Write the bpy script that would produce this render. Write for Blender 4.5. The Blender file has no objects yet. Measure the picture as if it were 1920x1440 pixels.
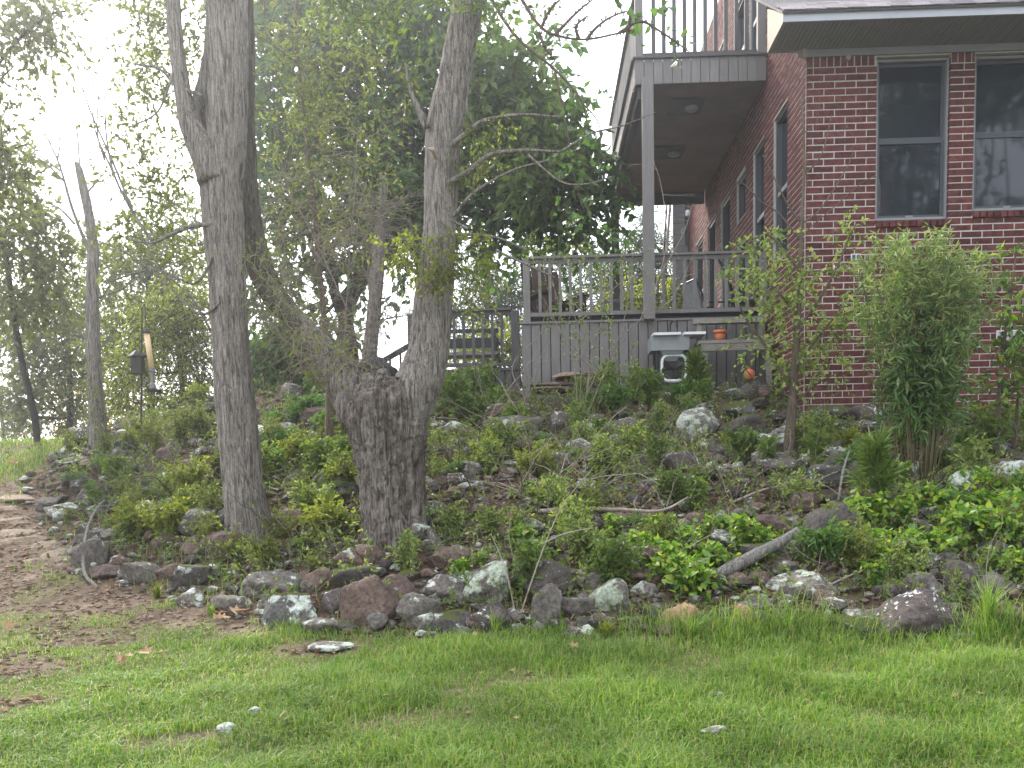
import bpy, math, random
import numpy as np
from mathutils import Matrix, Vector
random.seed(7)
SC = bpy.context.scene
COL = SC.collection
R = math.radians
# ------------------------------------------------------------------ camera, sky, sun, exposure
EYE = np.array([0.0, 0.0, 1.6])
F, PX, PY = 1920.0, 960.0, 1110.0
def _rot(yaw, pit, roll):
    cy, sy, cp, sp, cr, sr = math.cos(yaw), math.sin(yaw), math.cos(pit), math.sin(pit), math.cos(roll), math.sin(roll)
    f = np.array([sy*cp, cy*cp, sp]); r = np.array([cy, -sy, 0]); d = np.cross(f, r)
    return np.array([cr*r+sr*d, -sr*r+cr*d, f])
CM = _rot(R(-1.75), R(-5.45), R(1.2))
cam_d = bpy.data.cameras.new('camera'); cam = bpy.data.objects.new('camera', cam_d); COL.objects.link(cam)
cam_d.sensor_width = 36; cam_d.lens = 36*F/1920; cam_d.shift_y = (PY-720)/1920; cam_d.clip_start = .1; cam_d.clip_end = 600
mw = Matrix.Identity(4)
for i in range(3):
    mw[i][0] = CM[0][i]; mw[i][1] = -CM[1][i]; mw[i][2] = -CM[2][i]; mw[i][3] = EYE[i]
cam.matrix_world = mw
SC.camera = cam
SUN_EL, SUN_AZ = R(38), R(-32)          # azimuth measured from +Y towards +X
W = bpy.data.worlds.new('World'); SC.world = W; W.use_nodes = True
nt = W.node_tree; nt.nodes.clear()
wo = nt.nodes.new('ShaderNodeOutputWorld'); bg = nt.nodes.new('ShaderNodeBackground'); sk = nt.nodes.new('ShaderNodeTexSky')
sk.sky_type = 'NISHITA'; sk.sun_disc = False; sk.sun_elevation = SUN_EL; sk.sun_rotation = SUN_AZ
sk.dust_density = 3; sk.air_density = 1.2
tc = nt.nodes.new('ShaderNodeTexCoord'); nz = nt.nodes.new('ShaderNodeTexNoise'); mpn = nt.nodes.new('ShaderNodeMapping')
mpn.inputs['Scale'].default_value = (1, 1, 2.6); nz.inputs['Scale'].default_value = 2.2; nz.inputs['Detail'].default_value = 5; nz.inputs['Roughness'].default_value = .55
rp = nt.nodes.new('ShaderNodeValToRGB'); mx = nt.nodes.new('ShaderNodeMix'); mx.data_type = 'RGBA'
rp.color_ramp.elements[0].position = .3; rp.color_ramp.elements[0].color = (5.6, 6.0, 7.0, 1)
rp.color_ramp.elements[1].position = .7; rp.color_ramp.elements[1].color = (8.6, 8.9, 9.1, 1)
L = nt.links.new
L(tc.outputs['Generated'], mpn.inputs['Vector']); L(mpn.outputs['Vector'], nz.inputs['Vector']); L(nz.outputs['Fac'], rp.inputs['Fac'])
mx.inputs['Factor'].default_value = .78
L(sk.outputs['Color'], mx.inputs['A']); L(rp.outputs['Color'], mx.inputs['B'])
L(mx.outputs['Result'], bg.inputs['Color']); bg.inputs['Strength'].default_value = .15
L(bg.outputs['Background'], wo.inputs['Surface'])
sl = bpy.data.lights.new('sun', 'SUN'); sun = bpy.data.objects.new('sun', sl); COL.objects.link(sun)
sl.energy = 2.8; sl.angle = R(14); sl.color = (1, .94, .83)
sd = Vector((math.sin(SUN_AZ)*math.cos(SUN_EL), math.cos(SUN_AZ)*math.cos(SUN_EL), math.sin(SUN_EL)))
sun.rotation_euler = sd.to_track_quat('Z', 'Y').to_euler()
SC.view_settings.view_transform = 'Standard'; SC.view_settings.look = 'None'; SC.view_settings.exposure = 1.6; SC.view_settings.gamma = 1
SC.render.engine = 'CYCLES'
SC.cycles.use_denoising = True
SC.cycles.max_bounces = 7; SC.cycles.diffuse_bounces = 3; SC.cycles.glossy_bounces = 2; SC.cycles.transmission_bounces = 5; SC.cycles.transparent_max_bounces = 6
SC.cycles.sample_clamp_indirect = 8

# ------------------------------------------------------------------ helpers: places
def ray(px, py):
    return CM.T @ np.array([(px-PX)/F, (py-PY)/F, 1.0])
def at(px, py, Y):
    d = ray(px, py); return EYE + d*(Y/d[1])
def m_px(Y): return Y/F*1.0
# ------------------------------------------------------------------ helpers: noise
def _h(ix, iy, iz, s):
    n = (ix*374761393 + iy*668265263 + iz*2147483647 + s*1274126177) & 0xffffffff
    n = ((n ^ (n >> 13))*1274126177) & 0xffffffff
    n = (n ^ (n >> 16)) & 0xffffffff
    return n/4294967295.0
def vn(P, s=0):
    P = np.asarray(P, float); I = np.floor(P).astype(np.int64); f = P-I; f = f*f*(3-2*f)
    r = 0
    for dx in (0, 1):
        wx = f[..., 0] if dx else 1-f[..., 0]
        for dy in (0, 1):
            wy = f[..., 1] if dy else 1-f[..., 1]
            for dz in (0, 1):
                wz = f[..., 2] if dz else 1-f[..., 2]
                r = r + wx*wy*wz*_h(I[..., 0]+dx, I[..., 1]+dy, I[..., 2]+dz, s)
    return r*2-1
def fbm(P, s=0, o=4, g=.5):
    P = np.asarray(P, float); a, r, k = 1, 0, 1
    for i in range(o):
        r = r+a*vn(P*k, s+i*17); a *= g; k *= 2.03
    return r
# ------------------------------------------------------------------ helpers: meshes and objects
class MB:
    def __init__(s): s.V = []; s.Q = []; s.T = []; s.n = 0
    def add(s, V, Q=None, T=None):
        V = np.asarray(V, float).reshape(-1, 3)
        if Q is not None and len(Q): s.Q.append(np.asarray(Q, np.int64).reshape(-1, 4)+s.n)
        if T is not None and len(T): s.T.append(np.asarray(T, np.int64).reshape(-1, 3)+s.n)
        s.V.append(V); s.n += len(V); return s
    def box(s, c, d, rz=0, jit=0, rx=0):
        c = np.asarray(c, float); d = np.asarray(d, float)/2
        v = np.array([[-1,-1,-1],[1,-1,-1],[1,1,-1],[-1,1,-1],[-1,-1,1],[1,-1,1],[1,1,1],[-1,1,1]], float)*d
        if jit: v += np.array([[random.uniform(-jit, jit) for _ in range(3)] for _ in range(8)])
        if rx:
            a, b = math.cos(rx), math.sin(rx); v = np.stack([v[:, 0], a*v[:, 1]-b*v[:, 2], b*v[:, 1]+a*v[:, 2]], 1)
        if rz:
            a, b = math.cos(rz), math.sin(rz); v = np.stack([a*v[:, 0]-b*v[:, 1], b*v[:, 0]+a*v[:, 1], v[:, 2]], 1)
        return s.add(v+c, [[0,3,2,1],[4,5,6,7],[0,1,5,4],[1,2,6,5],[2,3,7,6],[3,0,4,7]])
    def bar(s, a, b, w, h):
        """a straight square bar between two points"""
        a = np.asarray(a, float); b = np.asarray(b, float); d = b-a; d /= np.linalg.norm(d)
        up = np.array([0, 0, 1.]) if abs(d[2]) < .9 else np.array([0, 1., 0])
        x = np.cross(d, up); x /= np.linalg.norm(x); y = np.cross(x, d)
        v = [p+sx*x*w/2+sy*y*h/2 for p in (a, b) for sx, sy in ((-1,-1),(1,-1),(1,1),(-1,1))]
        return s.add(v, [[3,2,1,0],[4,5,6,7],[0,1,5,4],[1,2,6,5],[2,3,7,6],[3,0,4,7]])
    def tube(s, pts, rad, n=6, cap=True, fn=None):
        pts = np.asarray(pts, float); m = len(pts); rad = np.ones(m)*rad if np.isscalar(rad) else np.asarray(rad, float)
        t = np.gradient(pts, axis=0); t /= np.linalg.norm(t, axis=1)[:, None]+1e-9
        u = np.array([1., 0, 0]) if abs(t[0][0]) < .8 else np.array([0, 1., 0])
        ang = np.arange(n)/n*2*math.pi; rings = []
        for i in range(m):
            u = u-t[i]*(u@t[i]); u /= np.linalg.norm(u); w = np.cross(t[i], u)
            rings.append(pts[i]+rad[i]*(np.cos(ang)[:, None]*u+np.sin(ang)[:, None]*w))
        V = np.array(rings)
        if fn is not None: V = fn(V, pts, rad)
        V = V.reshape(-1, 3); i = np.arange(m-1)[:, None]*n; j = np.arange(n)[None]; k = (j+1) % n
        Q = np.stack([i+j, i+k, i+n+k, i+n+j], -1).reshape(-1, 4)
        T = []
        if cap and n > 2:
            for b, o in ((0, 1), ((m-1)*n, 0)):
                for q in range(1, n-1): T.append([b, b+q+1, b+q] if o else [b, b+q, b+q+1])
        return s.add(V, Q, T)
    def lathe(s, c, prof, n=16):
        """prof: list of (radius, z)"""
        c = np.asarray(c, float); ang = np.arange(n)/n*2*math.pi
        V = np.array([[c+np.array([r*math.cos(a), r*math.sin(a), z]) for a in ang] for r, z in prof]).reshape(-1, 3)
        i = np.arange(len(prof)-1)[:, None]*n; j = np.arange(n)[None]; k = (j+1) % n
        return s.add(V, np.stack([i+j, i+k, i+n+k, i+n+j], -1).reshape(-1, 4))
    def mesh(s, name, smooth=False):
        me = bpy.data.meshes.new(name)
        V = np.concatenate(s.V) if s.V else np.zeros((0, 3))
        Q = np.concatenate(s.Q) if s.Q else np.zeros((0, 4), np.int64); T = np.concatenate(s.T) if s.T else np.zeros((0, 3), np.int64)
        me.vertices.add(len(V)); me.vertices.foreach_set('co', V.ravel().astype(np.float32))
        lp = np.concatenate([Q.ravel(), T.ravel()]).astype(np.int32); me.loops.add(len(lp)); me.loops.foreach_set('vertex_index', lp)
        ls = np.concatenate([np.arange(len(Q))*4, len(Q)*4+np.arange(len(T))*3]).astype(np.int32)
        me.polygons.add(len(Q)+len(T)); me.polygons.foreach_set('loop_start', ls)
        me.polygons.foreach_set('use_smooth', np.full(len(Q)+len(T), bool(smooth)))
        me.update(calc_edges=True); me.validate()
        return me
    def build(s, name, mt, parent=None, smooth=False, kind=None, label=None):
        me = s.mesh(name, smooth)
        return put(name, me, mt, parent, kind, label)
def tag(o, label, cat, group=None):
    o['label'] = label; o['category'] = cat
    if group: o['group'] = group
    return o
def thing(name, label, cat, loc=(0, 0, 0), group=None):
    """an Empty at the base of a thing; parts are modelled in world space and put() shifts them"""
    o = bpy.data.objects.new(name, None); COL.objects.link(o); o.location = tuple(float(v) for v in loc); o.empty_display_size = .1
    OFF[o.name] = tuple(float(v) for v in loc)
    return tag(o, label, cat, group)
OFF = {}
def put(name, me, mt=None, parent=None, kind=None, label=None):
    if mt is not None and not len(me.materials): me.materials.append(mt)
    o = bpy.data.objects.new(name, me); COL.objects.link(o)
    if parent is not None:
        o.parent = parent
        p = OFF.get(parent.name)
        if p: o.location = (-p[0], -p[1], -p[2])
    if kind: o['kind'] = kind
    if label: o['label'] = label
    return o
def kids(o): return list(o.children)
def copy_tree(o, loc=None, rz=None, sc=None, label=None):
    c = o.copy(); COL.objects.link(c)
    if loc is not None: c.location = tuple(float(v) for v in loc)
    if rz is not None: c.rotation_euler = (0, 0, rz)
    if sc is not None: c.scale = (sc, sc, sc)
    if label: c['label'] = label
    def rec(a, b):
        for ch in kids(a):
            d = ch.copy(); COL.objects.link(d); d.parent = b; rec(ch, d)
    rec(o, c)
    return c
# ------------------------------------------------------------------ helpers: leaves
TPL = {
 'dia': ([(0,0,0),(.42,-.5,.07),(1,0,-.06),(.42,.5,.07)], [(0,1,2),(0,2,3)]),
 'heart': ([(0,0,0),(-.14,-.3,.03),(.2,-.55,.07),(1,0,-.1),(.2,.55,.07),(-.14,.3,.03)], [(0,1,2),(0,2,3),(0,3,4),(0,4,5)]),
 'oval': ([(0,0,0),(.25,-.42,.05),(.65,-.4,.05),(1,0,-.06),(.65,.4,.05),(.25,.42,.05)], [(0,1,2),(0,2,3),(0,3,4),(0,4,5)]),
 'star': ([(0,0,0),(.05,-.5,.05),(.32,-.22,0),(.6,-.6,.1),(.62,-.18,0),(1,0,.1),(.62,.18,0),(.6,.6,.1),(.32,.22,0),(.05,.5,.05)], [(0,1,2),(0,2,8),(0,8,9),(2,3,4),(4,5,6),(6,7,8),(2,4,8),(4,6,8)]),
 'lob': ([(0,0,0),(.3,-.55,.06),(.5,-.25,.02),(.72,-.42,.04),(1,0,-.08),(.72,.42,.04),(.5,.25,.02),(.3,.55,.06)], [(0,1,2),(2,3,4),(0,2,4),(0,4,6),(4,5,6),(0,6,7)]),
}
def unit(v): return v/(np.linalg.norm(v, axis=-1, keepdims=True)+1e-9)
def leaf_add(mb, P, D, N, Ln, Wd, kind='dia'):
    tv, tf = TPL[kind]; tv = np.array(tv); tf = np.array(tf); n = len(P)
    D = unit(D); S = unit(np.cross(D, N)); N = np.cross(S, D)
    Ln = np.broadcast_to(np.asarray(Ln, float), (n,))[:, None, None]; Wd = np.broadcast_to(np.asarray(Wd, float), (n,))[:, None, None]
    V = P[:, None]+D[:, None]*tv[None, :, 0:1]*Ln+S[:, None]*tv[None, :, 1:2]*Wd+N[:, None]*tv[None, :, 2:3]*Ln
    T = tf[None]+(np.arange(n)*len(tv))[:, None, None]
    mb.add(V.reshape(-1, 3), None, T.reshape(-1, 3))
def rdir(rng, n, zb=0, zs=1):
    v = rng.normal(size=(n, 3)); v[:, 2] = v[:, 2]*zs+zb; return unit(v)
def sprays(lm, tm, S, D, Ln, nl, ll, lw, rng, kind='dia', droop=.25, tw=.004, jit=.5, up=.7, t0=.15):
    """leafy twigs: starts S, directions D, lengths Ln; leaves to lm, twig tubes to tm"""
    n = len(S); Ln = np.broadcast_to(np.asarray(Ln, float), (n,))
    side = unit(rng.normal(size=(n, 3)))
    def pos(t): # t (n,k)
        return S[:, None]+D[:, None]*(Ln[:, None]*t)[..., None]+side[:, None]*(.12*Ln[:, None]*np.sin(t*3))[..., None]-np.array([0, 0, 1.])*(droop*Ln[:, None]*t*t)[..., None]
    t = np.clip(np.linspace(t0, 1, nl)[None]+rng.uniform(-.05, .05, (n, nl)), 0, 1.03)
    P = pos(t); T = pos(t+.03)-P
    A = unit(T+rng.normal(size=(n, nl, 3))*jit*np.linalg.norm(T, axis=-1, keepdims=True)*1.6+np.array([0, 0, -.1])*np.linalg.norm(T, axis=-1, keepdims=True))
    N = unit(rng.normal(size=(n, nl, 3))*(1-up)*1.2+np.array([0, 0, up]))
    sz = rng.uniform(.65, 1.2, (n, nl))
    leaf_add(lm, P.reshape(-1, 3), A.reshape(-1, 3), N.reshape(-1, 3), (ll*sz).ravel(), (lw*sz).ravel(), kind)
    if tm is not None:
        tt = np.array([[0, .5, 1.0]]).repeat(n, 0); C = pos(tt); r = tw*np.array([1, .7, .35])
        a = np.arange(3)/3*2*math.pi; u = unit(np.cross(D, side)); w = unit(np.cross(D, u))
        V = C[:, :, None]+r[None, :, None, None]*(np.cos(a)[None, None, :, None]*u[:, None, None]+np.sin(a)[None, None, :, None]*w[:, None, None])
        i = np.arange(2)[:, None]*3; j = np.arange(3)[None]; k = (j+1) % 3
        Q = np.stack([i+j, i+k, i+3+k, i+3+j], -1).reshape(-1, 4)
        tm.add(V.reshape(-1, 3), (Q[None]+(np.arange(n)*9)[:, None, None]).reshape(-1, 4))
def in_ell(rng, n, c, r, lo=.2, hi=1):
    d = rdir(rng, n); return np.asarray(c)+d*np.asarray(r)*(rng.uniform(lo**2, hi**2, (n, 1))**.5)
def bez(pts, n=12):
    """smooth curve through points (Catmull-Rom)"""
    P = np.asarray(pts, float)
    if len(P) == 2: return P[0]+(P[1]-P[0])*np.linspace(0, 1, n)[:, None]
    Q = np.vstack([2*P[0]-P[1], P, 2*P[-1]-P[-2]]); out = []
    m = len(P)-1; k = max(2, int(math.ceil(n/m)))
    for i in range(m):
        a, b, c, d = Q[i:i+4]
        for t in np.linspace(0, 1, k, endpoint=False):
            out.append(.5*((2*b)+(c-a)*t+(2*a-5*b+4*c-d)*t*t+(3*b-a-3*c+d)*t**3))
    out.append(P[-1]); return np.array(out)
def lin(vals, n): return np.interp(np.linspace(0, 1, n), np.linspace(0, 1, len(vals)), vals)
def branchy(tm, p0, d0, ln, r0, rng, depth=2, wig=.35, n=7, kids_n=3, grav=-.0, tips=None, ang=.7):
    """bare crooked branch with side branches"""
    pts = [np.array(p0, float)]; d = unit(np.array(d0, float))
    for i in range(n):
        d = unit(d+rng.normal(size=3)*wig*.35+np.array([0, 0, grav])); pts.append(pts[-1]+d*ln/n)
    pts = np.array(pts); rad = r0*np.linspace(1, .35, len(pts))
    tm.tube(pts, rad, 5 if r0 > .006 else 3, cap=False)
    if tips is not None: tips.append((pts[-1], d)); 
    if depth > 0:
        for k in range(kids_n):
            i = rng.integers(2, len(pts)); dd = unit(unit(pts[i]-pts[i-1])+rdir(rng, 1)[0]*ang)
            branchy(tm, pts[i], dd, ln*rng.uniform(.35, .6), rad[i]*.6, rng, depth-1, wig, max(4, n-2), kids_n, grav, tips, ang)
    return pts
# ------------------------------------------------------------------ materials
def nm(name):
    m = bpy.data.materials.new(name); m.use_nodes = True; t = m.node_tree
    return m, t, t.nodes['Principled BSDF'], t.links.new
def ramp(t, stops):
    r = t.nodes.new('ShaderNodeValToRGB'); e = r.color_ramp.elements
    while len(e) < len(stops): e.new(.5)
    for i, (p, c) in enumerate(stops): e[i].position = p; e[i].color = (*c, 1) if len(c) == 3 else c
    return r
def noise(t, sc, det=4, rough=.55, vec=None, dist=0):
    n = t.nodes.new('ShaderNodeTexNoise'); n.inputs['Scale'].default_value = sc; n.inputs['Detail'].default_value = det; n.inputs['Roughness'].default_value = rough; n.inputs['Distortion'].default_value = dist
    if vec: t.links.new(vec, n.inputs['Vector'])
    return n
def coords(t, scale=(1, 1, 1), rnd=True, kind='Object'):
    c = t.nodes.new('ShaderNodeTexCoord'); mp = t.nodes.new('ShaderNodeMapping'); mp.inputs['Scale'].default_value = scale
    t.links.new(c.outputs[kind], mp.inputs['Vector'])
    if rnd:
        o = t.nodes.new('ShaderNodeObjectInfo'); ml = t.nodes.new('ShaderNodeMath'); ml.operation = 'MULTIPLY'; ml.inputs[1].default_value = 57
        t.links.new(o.outputs['Random'], ml.inputs[0]); t.links.new(ml.outputs[0], mp.inputs['Location'])
    return mp.outputs['Vector']
def mixc(t, a, b, fac, mode='MIX'):
    x = t.nodes.new('ShaderNodeMix'); x.data_type = 'RGBA'; x.blend_type = mode
    for v, i in ((a, 'A'), (b, 'B')):
        if isinstance(v, tuple): x.inputs[i].default_value = (*v, 1)
        else: t.links.new(v, x.inputs[i])
    if isinstance(fac, (int, float)): x.inputs['Factor'].default_value = fac
    else: t.links.new(fac, x.inputs['Factor'])
    return x.outputs['Result']
def bump(t, h, st, dist, b):
    n = t.nodes.new('ShaderNodeBump'); n.inputs['Strength'].default_value = st; n.inputs['Distance'].default_value = dist
    t.links.new(h, n.inputs['Height']); t.links.new(n.outputs['Normal'], b.inputs['Normal']); return n
def leafm(name, cols, trans=.35, rough=.45, spec=.35, tcol=None):
    m, t, b, l = nm(name)
    g = t.nodes.new('ShaderNodeNewGeometry'); k = len(cols)
    r = ramp(t, [(i/(k-1), c) for i, c in enumerate(cols)]); l(g.outputs['Random Per Island'], r.inputs['Fac'])
    n = noise(t, 1.1, 2, vec=coords(t, rnd=True)); mr = ramp(t, [(.3, (.72, .74, .7)), (.7, (1.25, 1.22, 1.1))]); l(n.outputs['Fac'], mr.inputs['Fac'])
    c = mixc(t, r.outputs['Color'], mr.outputs['Color'], 1, 'MULTIPLY')
    l(c, b.inputs['Base Color']); b.inputs['Roughness'].default_value = rough; b.inputs['Specular IOR Level'].default_value = spec
    tr = t.nodes.new('ShaderNodeBsdfTranslucent'); tc_ = mixc(t, c, tcol or (1.5, 1.6, .7), 1, 'MULTIPLY'); l(tc_, tr.inputs['Color'])
    mx_ = t.nodes.new('ShaderNodeMixShader'); mx_.inputs[0].default_value = trans
    l(b.outputs[0], mx_.inputs[1]); l(tr.outputs[0], mx_.inputs[2]); l(mx_.outputs[0], t.nodes['Material Output'].inputs['Surface'])
    return m
def barkm(name, dark, light, sc=1, strength=1.0, patch=None):
    m, t, b, l = nm(name)
    v = coords(t, (38*sc, 38*sc, 3.6*sc), False); n = noise(t, 1, 6, .66, v, 1.2)
    v2 = coords(t, (110*sc, 110*sc, 45*sc), False); n2 = noise(t, 1, 4, .6, v2)
    r = ramp(t, [(.38, dark), (.5, tuple((a+b_)/2 for a, b_ in zip(dark, light))), (.64, light)]); l(n.outputs['Fac'], r.inputs['Fac'])
    r2 = ramp(t, [(.3, (.65, .65, .65)), (.7, (1.25, 1.25, 1.25))]); l(n2.outputs['Fac'], r2.inputs['Fac'])
    c = mixc(t, r.outputs['Color'], r2.outputs['Color'], 1, 'MULTIPLY')
    if patch:
        n3 = noise(t, 2.2, 4, .6, coords(t, (1, 1, .5), False)); r3 = ramp(t, [(.54, (0, 0, 0)), (.7, (.8, .8, .8))]); l(n3.outputs['Fac'], r3.inputs['Fac'])
        c = mixc(t, c, patch, r3.outputs['Color'])
    l(c, b.inputs['Base Color']); b.inputs['Roughness'].default_value = .9; b.inputs['Specular IOR Level'].default_value = .15
    ad = t.nodes.new('ShaderNodeMath'); ad.operation = 'MULTIPLY_ADD'; l(n2.outputs['Fac'], ad.inputs[0]); ad.inputs[1].default_value = .35; l(n.outputs['Fac'], ad.inputs[2])
    bump(t, ad.outputs[0], strength, .03, b); return m
def plain(name, col, rough=.6, var=.18, sc=9, spec=.3, bmp=0, metal=0, stretch=(1, 1, 1)):
    m, t, b, l = nm(name)
    n = noise(t, sc, 5, .6, coords(t, stretch)); lo = tuple(c*(1-var) for c in col); hi = tuple(c*(1+var) for c in col)
    r = ramp(t, [(.3, lo), (.7, hi)]); l(n.outputs['Fac'], r.inputs['Fac'])
    oi = t.nodes.new('ShaderNodeObjectInfo'); rr = ramp(t, [(0, (1-var*.6,)*3), (1, (1+var*.6,)*3)]); l(oi.outputs['Random'], rr.inputs['Fac'])
    l(mixc(t, r.outputs['Color'], rr.outputs['Color'], 1, 'MULTIPLY'), b.inputs['Base Color'])
    b.inputs['Roughness'].default_value = rough; b.inputs['Specular IOR Level'].default_value = spec; b.inputs['Metallic'].default_value = metal
    if bmp: bump(t, n.outputs['Fac'], bmp, .01, b)
    return m
def rockm(name, c1, c2, lichen, pale, thr=.55, moss=0, vs=11, soft=.1):
    m, t, b, l = nm(name)
    v = coords(t, (1, 1, 1)); n = noise(t, 5, 8, .65, v); r = ramp(t, [(.25, c1), (.5, tuple((a+b_)/2 for a, b_ in zip(c1, c2))), (.75, c2)]); l(n.outputs['Fac'], r.inputs['Fac'])
    nf = noise(t, 38, 5, .7, v); rf = ramp(t, [(.32, (.42, .42, .42)), (.5, (1, 1, 1)), (.68, (1.5, 1.48, 1.45))]); l(nf.outputs['Fac'], rf.inputs['Fac'])
    c = mixc(t, r.outputs['Color'], rf.outputs['Color'], 1, 'MULTIPLY')
    # lichen crusts: ragged round patches
    vo = t.nodes.new('ShaderNodeTexVoronoi'); vo.inputs['Scale'].default_value = vs; vo.inputs['Randomness'].default_value = 1
    nd = noise(t, 14, 5, .65, v); dm = t.nodes.new('ShaderNodeMix'); dm.data_type = 'RGBA'; dm.inputs['Factor'].default_value = .14
    l(v, dm.inputs['A']); l(nd.outputs['Color'], dm.inputs['B']); l(dm.outputs['Result'], vo.inputs['Vector'])
    nb = noise(t, 2.4, 3, .6, v); ma = t.nodes.new('ShaderNodeMath'); ma.operation = 'SUBTRACT'; l(nb.outputs['Fac'], ma.inputs[0])
    mb_ = t.nodes.new('ShaderNodeMath'); mb_.operation = 'MULTIPLY'; l(vo.outputs['Distance'], mb_.inputs[0]); mb_.inputs[1].default_value = .5; l(mb_.outputs[0], ma.inputs[1])
    nn = t.nodes.new('ShaderNodeMath'); nn.operation = 'MULTIPLY_ADD'; l(nf.outputs['Fac'], nn.inputs[0]); nn.inputs[1].default_value = .22; l(ma.outputs[0], nn.inputs[2])
    g = t.nodes.new('ShaderNodeNewGeometry'); sx = t.nodes.new('ShaderNodeSeparateXYZ'); l(g.outputs['Normal'], sx.inputs[0])
    nu = t.nodes.new('ShaderNodeMath'); nu.operation = 'MULTIPLY_ADD'; l(sx.outputs['Z'], nu.inputs[0]); nu.inputs[1].default_value = .07; l(nn.outputs[0], nu.inputs[2])
    rl = ramp(t, [(thr-.01, (0, 0, 0)), (thr+soft, (.95, .95, .95))]); l(nu.outputs[0], rl.inputs['Fac'])
    rcol = ramp(t, [(.35, lichen), (.6, pale)]); l(nd.outputs['Fac'], rcol.inputs['Fac'])
    lc = mixc(t, rcol.outputs['Color'], rf.outputs['Color'], .8, 'MULTIPLY')
    c = mixc(t, c, lc, rl.outputs['Color'])
    if moss:
        nmz = noise(t, 4, 4, .6, v); mm = t.nodes.new('ShaderNodeMath'); mm.operation = 'MULTIPLY'; l(nmz.outputs['Fac'], mm.inputs[0]); l(sx.outputs['Z'], mm.inputs[1])
        rm = ramp(t, [(.42-moss*.1, (0, 0, 0)), (.5-moss*.1, (1, 1, 1))]); l(mm.outputs[0], rm.inputs['Fac'])
        c = mixc(t, c, (.06, .065, .015), rm.outputs['Color'])
    l(c, b.inputs['Base Color']); b.inputs['Roughness'].default_value = .85; b.inputs['Specular IOR Level'].default_value = .2
    ad = t.nodes.new('ShaderNodeMath'); ad.operation = 'MULTIPLY_ADD'; l(nf.outputs['Fac'], ad.inputs[0]); ad.inputs[1].default_value = .3; l(n.outputs['Fac'], ad.inputs[2])
    bump(t, ad.outputs[0], 1, .035, b); return m
M = {}
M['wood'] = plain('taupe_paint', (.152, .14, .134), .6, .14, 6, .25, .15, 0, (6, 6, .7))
M['wooddk'] = plain('darker_taupe_paint', (.08, .075, .075), .7, .2, 7, .2, .2, 0, (6, 6, 1))  # darker taupe; on the balcony front it paints in the backlit silhouette
M['ceil'] = plain('stained_ceiling_board', (.15, .105, .095), .8, .22, 1.6, .15, .1)
M['white'] = plain('white_trim_paint', (.55, .55, .56), .5, .06, 5)
M['gutter'] = plain('pale_grey_fascia', (.33, .335, .36), .5, .06, 4)
M['soffit'] = plain('grey_soffit', (.2, .2, .21), .6, .06, 4)
M['ply'] = plain('bare_fascia_board', (.3, .25, .2), .7, .2, 6, .2, .1, 0, (1, 6, 1))
M['mortar'] = plain('mortar', (.41, .385, .35), .95, .15, 30, .1, .3)
M['frame'] = plain('window_frame_grey', (.06, .064, .072), .45, .06, 5)
M['framel'] = plain('window_trim_light', (.21, .21, .212), .5, .06, 5)
M['black'] = plain('black_metal', (.02, .02, .022), .4, .2, 10)
M['cover'] = plain('black_cover_fabric', (.012, .012, .015), .6, .3, 10, .3, .3)
M['brownwood'] = plain('brown_stained_wood', (.05, .026, .018), .6, .3, 8, .3, .2, 0, (6, 6, 1))
M['oldwood'] = plain('weathered_grey_wood', (.2, .18, .155), .85, .35, 5, .15, .4, 0, (2, 14, 14))
M['terra'] = plain('terracotta', (.42, .13, .06), .8, .2, 12, .2, .2)
M['sink'] = plain('grey_sink_plastic', (.22, .235, .23), .5, .1, 8)
M['sinkw'] = plain('white_sink_plastic', (.68, .69, .69), .45, .07, 8)
M['siding'] = plain('grey_clapboard', (.17, .165, .165), .7, .1, 4)
M['feeder'] = plain('tan_feeder_tube', (.62, .45, .26), .4, .12, 12)
M['iron'] = plain('dark_iron', (.03, .026, .022), .6, .3, 14)
M['cushion'] = plain('grey_sling_fabric', (.14, .15, .15), .8, .2, 20)
def glassm():
    m, t, b, l = nm('window_glass')
    n = noise(t, .9, 2, .5, coords(t, (1, 1, 1), False)); b.inputs['Base Color'].default_value = (.016, .019, .026, 1)
    b.inputs['Roughness'].default_value = .035; b.inputs['IOR'].default_value = 1.52; b.inputs['Specular IOR Level'].default_value = .5
    return m
M['glass'] = glassm()
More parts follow.
